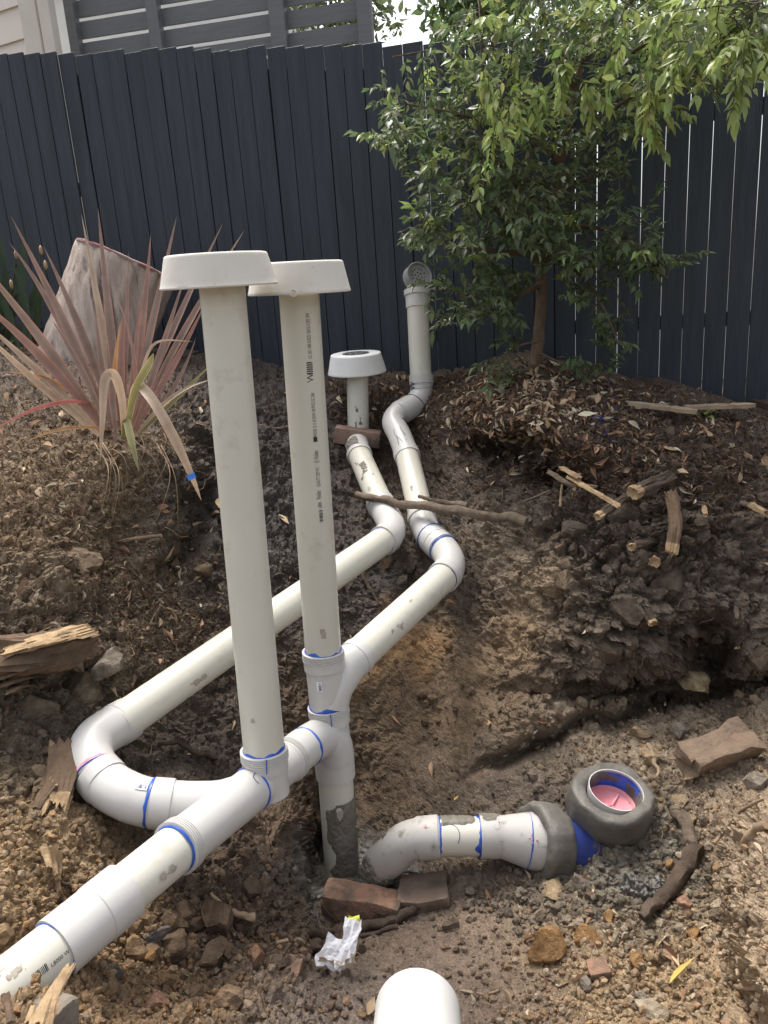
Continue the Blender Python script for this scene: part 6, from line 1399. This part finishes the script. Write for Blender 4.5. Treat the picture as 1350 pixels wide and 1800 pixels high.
# leaning pale stump
stp = thing("timber_stump", "leaning round timber stump with peeling pale paint and a red-stained rim, behind the flax", "stump", gnd(200, 620))
RS = 0.256; H_ = 0.66
sax = nrm(UP * 0.92 + RIGHT * 0.38 - FWD * 0.10)
b0 = P(224, 458, 4.05) - sax * H_
prof = [(RS * 0.98, 0), (RS, 0.02)] + [(RS * (1 + 0.01 * math.sin(k_ * 2.1)), H_ * k_ / 14) for k_ in range(1, 14)] + [(RS, H_ - 0.012), (RS - 0.010, H_)]
V, Fc = lathe(prof, b0, sax, 72); hh = (V - b0) @ sax; rad = V - b0 - np.outer(hh, sax); rl = np.linalg.norm(rad, axis=1)
ang_ = np.arctan2(rad @ basis(sax)[1], rad @ basis(sax)[0])
V = V + rad / rl[:, None] * (fbm(np.stack([np.cos(ang_) * 9, np.sin(ang_) * 9, hh * 1.4], 1), 4, 61) * 0.011)[:, None]
mesh("stump_side", V, Fc, M['stump'], stp, sharp=None)
V, Fc = lathe([(RS + 0.008, H_ - 0.012), (RS + 0.007, H_ - 0.002), (RS - 0.012, H_ + 0.004), (RS * 0.5, H_ + 0.002), (0.0001, H_ + 0.001)], b0, sax, 72)
mesh("stump_top", V + 0.003 * np.stack([fbm(V * 20, 2, k_) for k_ in range(3)], 1), Fc, M['stumptop'], stp, sharp=50)

# ------------------------------------------------------------------ loose leaves one can pick out
def flat_leaf(px, py, L, m, label, group, seed, w=0.32, name="dead_leaf", cat="leaf", dirpx=None):
    r_ = np.random.default_rng(seed); n_ = nrm(gnrm(px, py) + r_.normal(size=3) * 0.25); p = gnd(px, py) + n_ * 0.012
    if dirpx is not None: q_ = gnd(px + dirpx[0], py + dirpx[1]) + n_ * 0.012; d = nrm(q_ - p); L = min(np.linalg.norm(q_ - p), 0.085 if cat != 'x' else 1)
    else: d = nrm(np.cross(n_, r_.normal(size=3)))
    tv, tf = leaf_tpl(w, r_.uniform(0.1, 0.5), r_.uniform(-0.25, 0.2), r_.uniform(-0.06, 0.06))
    o = mesh(name, place_leaf(tv, p, d, n_, L), tf, m, sharp=None); return tag(o, label, cat, group)
flat_leaf(1180, 1735, .1, M['yleaf'], "long yellow gum leaf lying on the right-hand gravel", None, 1, 0.22, dirpx=(62, -26))
flat_leaf(965, 640, .1, M['pale_leaf'], "largest pale cream leaf of the bunch by the tree trunk", None, 2, 0.45, dirpx=(22, 30))
flat_leaf(985, 668, .1, M['pale_leaf'], "pale cream leaf below the tree trunk, just right of the bunch", None, 3, 0.5, dirpx=(20, 18))
flat_leaf(1058, 700, .1, M['pale_leaf'], "upright pale green leaf above the blue cement drips", None, 4, 0.4, dirpx=(10, -28))
flat_leaf(1225, 722, .1, M['pale_leaf'], "pale green leaf hanging under the timber slabs", None, 5, 0.35, dirpx=(4, 20))
flat_leaf(1200, 768, .1, M['dead'], "pinkish curled leaf on the mound's right slope", None, 6, 0.35, dirpx=(28, 4))
flat_leaf(1238, 762, .1, M['dead'], "broad brown leaf on the mound's right slope", None, 7, 0.5, dirpx=(-8, 26))
flat_leaf(1338, 805, .1, M['dead'], "orange-brown leaf at the right edge of the mound", None, 8, 0.45, dirpx=(18, 14))
flat_leaf(930, 655, .1, M['dead'], "big brown leaf at the foot of the tree trunk", None, 9, 0.45, dirpx=(18, 20))
flat_leaf(645, 1782, .1, M['dead'], "small tan leaf left of the loose pipe's end", None, 10, 0.4, dirpx=(10, -18))
flat_leaf(800, 1412, .1, M['yleaf'], "small yellow-brown leaf above the outlet pipe", None, 11, 0.5, dirpx=(10, -10))
flat_leaf(488, 905, .1, M['dead'], "curled tan leaf between the two tall risers", None, 12, 0.35, dirpx=(16, 24))
flat_leaf(375, 880, .1, M['dead'], "pinkish crumpled leaf left of the tall plain riser", None, 13, 0.5, dirpx=(8, 18))
LL = [(880, 690, "dry narrow leaf left of the tree's lowest twigs, on the mound edge"), (925, 690, "dry narrow leaf right below the tree trunk"), (968, 712, "pale dry leaf in the middle of the litter below the tree"), (1005, 716, "dry leaf at the right end of the litter below the tree"),
      (930, 728, "tan dry leaf on the lip of the mound above the dark hollow"), (958, 740, "dry leaf on the lip just right of a tan one, above the hollow"), (1010, 742, "brown dry leaf above the split bright root"), (1045, 715, "dry leaf beside the blue cement drips"),
      (1100, 726, "dry leaf just under the left tip of the timber slabs"), (1175, 738, "curled dry leaf below the middle of the timber slabs"), (1160, 792, "dry leaf alone on the dark slope above the sawn root"), (1290, 772, "dry leaf near the right edge, below the slabs' right end"), (1140, 812, "pale dry leaf just above the upright split root")]
for i, (x_, y_, lb) in enumerate(LL):
    flat_leaf(x_, y_, rnd.uniform(0.05, 0.085), M['dead'] if i % 3 else M['pale_leaf'], lb, "dry leaves on the mound", 100 + i, rnd.uniform(0.25, 0.4))
# small green weeds on the bank
for i, (x_, y_, lb) in enumerate([(1005, 800, "small green weed sprouting over the bank's dark hollow"), (925, 762, "tiny pale green seedling at the edge of the mound"), (1240, 730, "yellow-green weed sprig beside the timber slabs")]):
    t = thing("weed", lb, "weed", gnd(x_, y_), "weeds on the mound"); b_0 = gnd(x_, y_)
    for k_ in range(7):
        d = nrm(rng.normal(size=3) * np.array([1, 1, .4]) + np.array([0, -0.3, 0.4])); tv, tf = LT[k_ % 3]
        mesh("leaf", place_leaf(tv, b_0 + d * 0.02, d, nrm(np.array([0, -.3, 1.0])), rng.uniform(0.03, 0.06)), tf, M['leafy'], t, sharp=None)
    V, Fc = tube(np.array([b_0, b_0 + [0, -.01, .02], b_0 + [0.01, -.02, .04]]), 0.002, 5); mesh("stem", V, Fc, M['twig'], t)

# ------------------------------------------------------------------ scattered ground litter nobody could count
def sample(regions, n):
    """random ground points; regions are (px, py, rx, ry, weight)"""
    w = np.array([r[4] for r in regions], float); w /= w.sum(); k_ = rng.choice(len(regions), n, p=w); R = np.array(regions, float)[k_]
    a = rng.normal(size=(n, 2)); px = R[:, 0] + R[:, 2] * a[:, 0]; py = R[:, 1] + R[:, 3] * a[:, 1]
    top = np.interp(px, TOPX, TOPY) + 4; ok = (py > top) & (py < 1830) & (px > -60) & (px < 1410); px, py = px[ok], py[ok]
    i = np.clip(np.searchsorted(PXS, px), 0, NU - 1); j = np.clip(np.searchsorted(TS, (py - PYT[i]) / (1835 - PYT[i])), 0, NV - 1); return i * NV + j
def scatter_rocks(name, label, idx, smin, smax, cols, sub, mode, lift=0.15, flat=(0.55, 1.0), sk=2.2):
    V0, F0 = ico(sub); n = len(idx)
    sz = smin * (smax / smin) ** (rng.random(n) ** sk)
    asp = rng.uniform(flat[0], flat[1], (n, 1, 3)); A = rng.normal(size=(n, 3, 3)); Q, _ = np.linalg.qr(A)
    V = V0[None] * (1 + 0.28 * (rng.random((n, len(V0), 1)) - 0.5) * 2) * asp
    V = np.einsum('nij,nkj->nki', Q, V) * sz[:, None, None] * 0.5 + (G[idx] + NRM[idx] * (sz * lift)[:, None])[:, None, :]
    Fc = (F0[None] + (np.arange(n) * len(V0))[:, None, None]).reshape(-1, 3)
    if mode == 'soil': c = SCOL[idx] * rng.uniform(0.75, 1.35, (n, 1))
    else:
        pal = np.array(cols)[rng.integers(0, len(cols), n)]; c = 0.5 * pal * rng.uniform(0.75, 1.5, (n, 1)) + 0.55 * SCOL[idx]
    C = np.repeat(c, len(V0), 0)
    o = mesh(name, V.reshape(-1, 3), Fc, M['stone'], smooth=False, col=C); return tag(o, label, None, None, "stuff")
ALLREG = [(1120, 980, 190, 170, 4), (60, 1080, 110, 200, 2.2), (450, 850, 110, 170, 1.6), (400, 1640, 180, 110, 3), (250, 1740, 160, 60, 2), (60, 1560, 100, 110, 2), (1150, 1680, 170, 110, 4), (1180, 1290, 160, 60, 2.2), (800, 1700, 160, 90, .5), (700, 1200, 150, 150, .35), (250, 1050, 140, 80, 1.2), (1000, 1380, 130, 60, .7), (300, 1350, 120, 80, .8), (600, 1600, 100, 60, .5), (640, 950, 100, 150, 1), (1330, 1600, 40, 150, .8), (100, 760, 160, 80, 1), (1100, 760, 250, 70, 1.5)]
scatter_rocks("soil_crumbs", "crumbled soil strewn over the banks and the floor of the trench", sample(ALLREG, 17000), 0.003, 0.024, None, 1, 'soil', 0.12)
scatter_rocks("gravel", "tan and rusty gravel over the lower right of the trench", sample([(1150, 1700, 150, 90, 3), (1200, 1600, 110, 70, 1.6), (1180, 1290, 120, 50, 1.3), (1230, 1420, 70, 60, 1), (1080, 1780, 150, 30, 1)], 5500), 0.004, 0.030, [ORG, TAN, GRY, PAL, BRN, (0.30, 0.19, 0.12)], 1, 'pal', 0.2)
scatter_rocks("rubble", "rusty brown gravel below and beside the lowest pipe", sample([(270, 1740, 130, 50, 2.2), (60, 1570, 90, 80, 2.6), (330, 1640, 130, 70, 1.5), (420, 1770, 130, 30, 1), (20, 1420, 70, 60, .8)], 4600), 0.004, 0.030, [ORG, TAN, GRY, BRN, BRN, (0.24, 0.15, 0.09)], 1, 'pal', 0.2)
scatter_rocks("mud_lumps", "grey clay lumps around the outlet's mortar bands", sample([(1080, 1550, 90, 35, 2), (1020, 1590, 90, 25, 1), (1160, 1490, 40, 50, 1), (610, 1540, 50, 20, .5), (900, 1570, 60, 15, .4)], 1300), 0.008, 0.040, [(0.10, 0.095, 0.08), (0.13, 0.12, 0.10), (0.16, 0.15, 0.12)], 2, 'pal', 0.15)
scatter_rocks("clods", "dark crumbly clods of soil on the cut faces and beneath the main pipe", sample([(1120, 960, 170, 130, 3), (400, 1640, 120, 80, 1.6), (60, 1150, 80, 180, 1.2), (440, 880, 90, 150, 1.0), (1000, 1220, 160, 40, .7)], 900), 0.02, 0.075, None, 2, 'soil', 0.05)
def scatter_chips(name, label, idx, lmin, lmax, wr, cols, m, tilt=0.5, leaf=False, th=0.10):
    n = len(idx); L = lmin * (lmax / lmin) ** rng.random(n); nn = NRM[idx] + rng.normal(size=(n, 3)) * tilt; nn /= np.linalg.norm(nn, axis=1)[:, None]
    d = np.cross(nn, rng.normal(size=(n, 3))); d /= np.linalg.norm(d, axis=1)[:, None]; y = np.cross(nn, d); B = np.stack([d, y, nn], 1)
    if leaf: V0, F0 = leaf_tpl(1.0, 0.3, 0.15); V0 = V0 - [0.5, 0, 0]
    else:
        V0 = np.array([(-.5, -.2, -th), (-.42, .35, -th), (.4, .5, -th), (.5, -.1, -th), (.1, -.5, -th), (-.5, -.2, th), (-.42, .35, th), (.4, .5, th), (.5, -.1, th), (.1, -.5, th)]); F0 = [(4, 3, 2, 1, 0), (5, 6, 7, 8, 9)] + [(i, (i + 1) % 5, 5 + (i + 1) % 5, 5 + i) for i in range(5)]
    S = np.stack([L, L * rng.uniform(wr[0], wr[1], n), L * rng.uniform(0.3, 1.0, n)], 1)
    V = V0[None] * S[:, None, :] * (1 + 0.2 * rng.normal(size=(n, len(V0), 1)) * (0 if leaf else 1)); V = np.einsum('nki,nij->nkj', V, B) + (G[idx] + NRM[idx] * 0.005)[:, None, :]
    k_ = len(V0); Fc = [tuple(i + o_ for i in f) for o_ in range(0, n * k_, k_) for f in F0]
    c = np.array(cols)[rng.integers(0, len(cols), n)] * rng.uniform(0.7, 1.3, (n, 1))
    o = mesh(name, V.reshape(-1, 3), Fc, m, smooth=False, col=np.repeat(c, k_, 0)); return tag(o, label, None, None, "stuff")
MCH = [(0.10, 0.062, 0.042), (0.07, 0.048, 0.035), (0.14, 0.085, 0.055), (0.05, 0.038, 0.03), (0.17, 0.115, 0.075)]
scatter_chips("bark_mulch", "dark shredded bark mulch covering the mound under the tree", sample([(1080, 720, 180, 45, 2), (1200, 800, 150, 55, 2), (920, 690, 80, 40, 1.2), (1080, 830, 200, 30, .7), (650, 690, 90, 25, .6), (820, 690, 40, 40, .6)], 17000), 0.006, 0.034, (0.10, 0.35), MCH, M['chip'])
scatter_chips("garden_mulch", "brown bark chips and dry litter covering the left bank", sample([(60, 880, 110, 80, 2), (80, 700, 160, 60, 1.6), (250, 1060, 100, 55, 1.6), (350, 720, 60, 60, .6), (320, 1140, 70, 40, .6)], 14000), 0.005, 0.026, (0.12, 0.35), [(0.15, 0.105, 0.07), (0.11, 0.078, 0.053), (0.18, 0.13, 0.085), (0.09, 0.065, 0.047), (0.22, 0.165, 0.11)], M['chip'])
scatter_chips("leaf_litter", "pale dry leaf bits scattered over mound and banks", sample([(935, 708, 85, 32, 3.5), (1150, 750, 160, 55, 1.5), (80, 760, 160, 100, 1), (650, 680, 90, 30, .5), (260, 1050, 100, 60, .5), (700, 1100, 300, 200, .4), (1150, 1650, 150, 100, .3)], 1900), 0.020, 0.070, (0.2, 0.4), [(0.52, 0.40, 0.28), (0.42, 0.28, 0.18), (0.60, 0.52, 0.40), (0.34, 0.21, 0.14)], M['chip'], 0.35, True)
fp_ = []
for k_ in sample([(1120, 960, 190, 150, 3), (60, 1150, 120, 200, 1.6), (230, 880, 80, 60, 1.2), (450, 900, 120, 150, .7), (700, 1200, 150, 120, .8), (1150, 1500, 150, 130, 1.2), (420, 1640, 150, 90, .8), (850, 1650, 160, 80, .6)], 430):
    p = G[k_] + NRM[k_] * 0.004; d = nrm(np.cross(NRM[k_], rng.normal(size=3)) + np.array([0, 0, -0.2])); L = rng.uniform(0.02, 0.11); C = [p]
    for _ in range(4): d = nrm(d + rng.normal(size=3) * 0.35 + NRM[k_] * 0.05); C.append(C[-1] + d * L / 4)
    r_ = rng.uniform(0.0006, 0.0020); fp_.append(tube(np.array(C), [r_, r_, r_ * .9, r_ * .8, r_ * .5], 4, cap=False))
V, Fc = join(fp_); o = mesh("root_debris", V, Fc, M['fibre'], sharp=None); tag(o, "fine torn roots poking out of the soil all over the trench", kind="stuff")
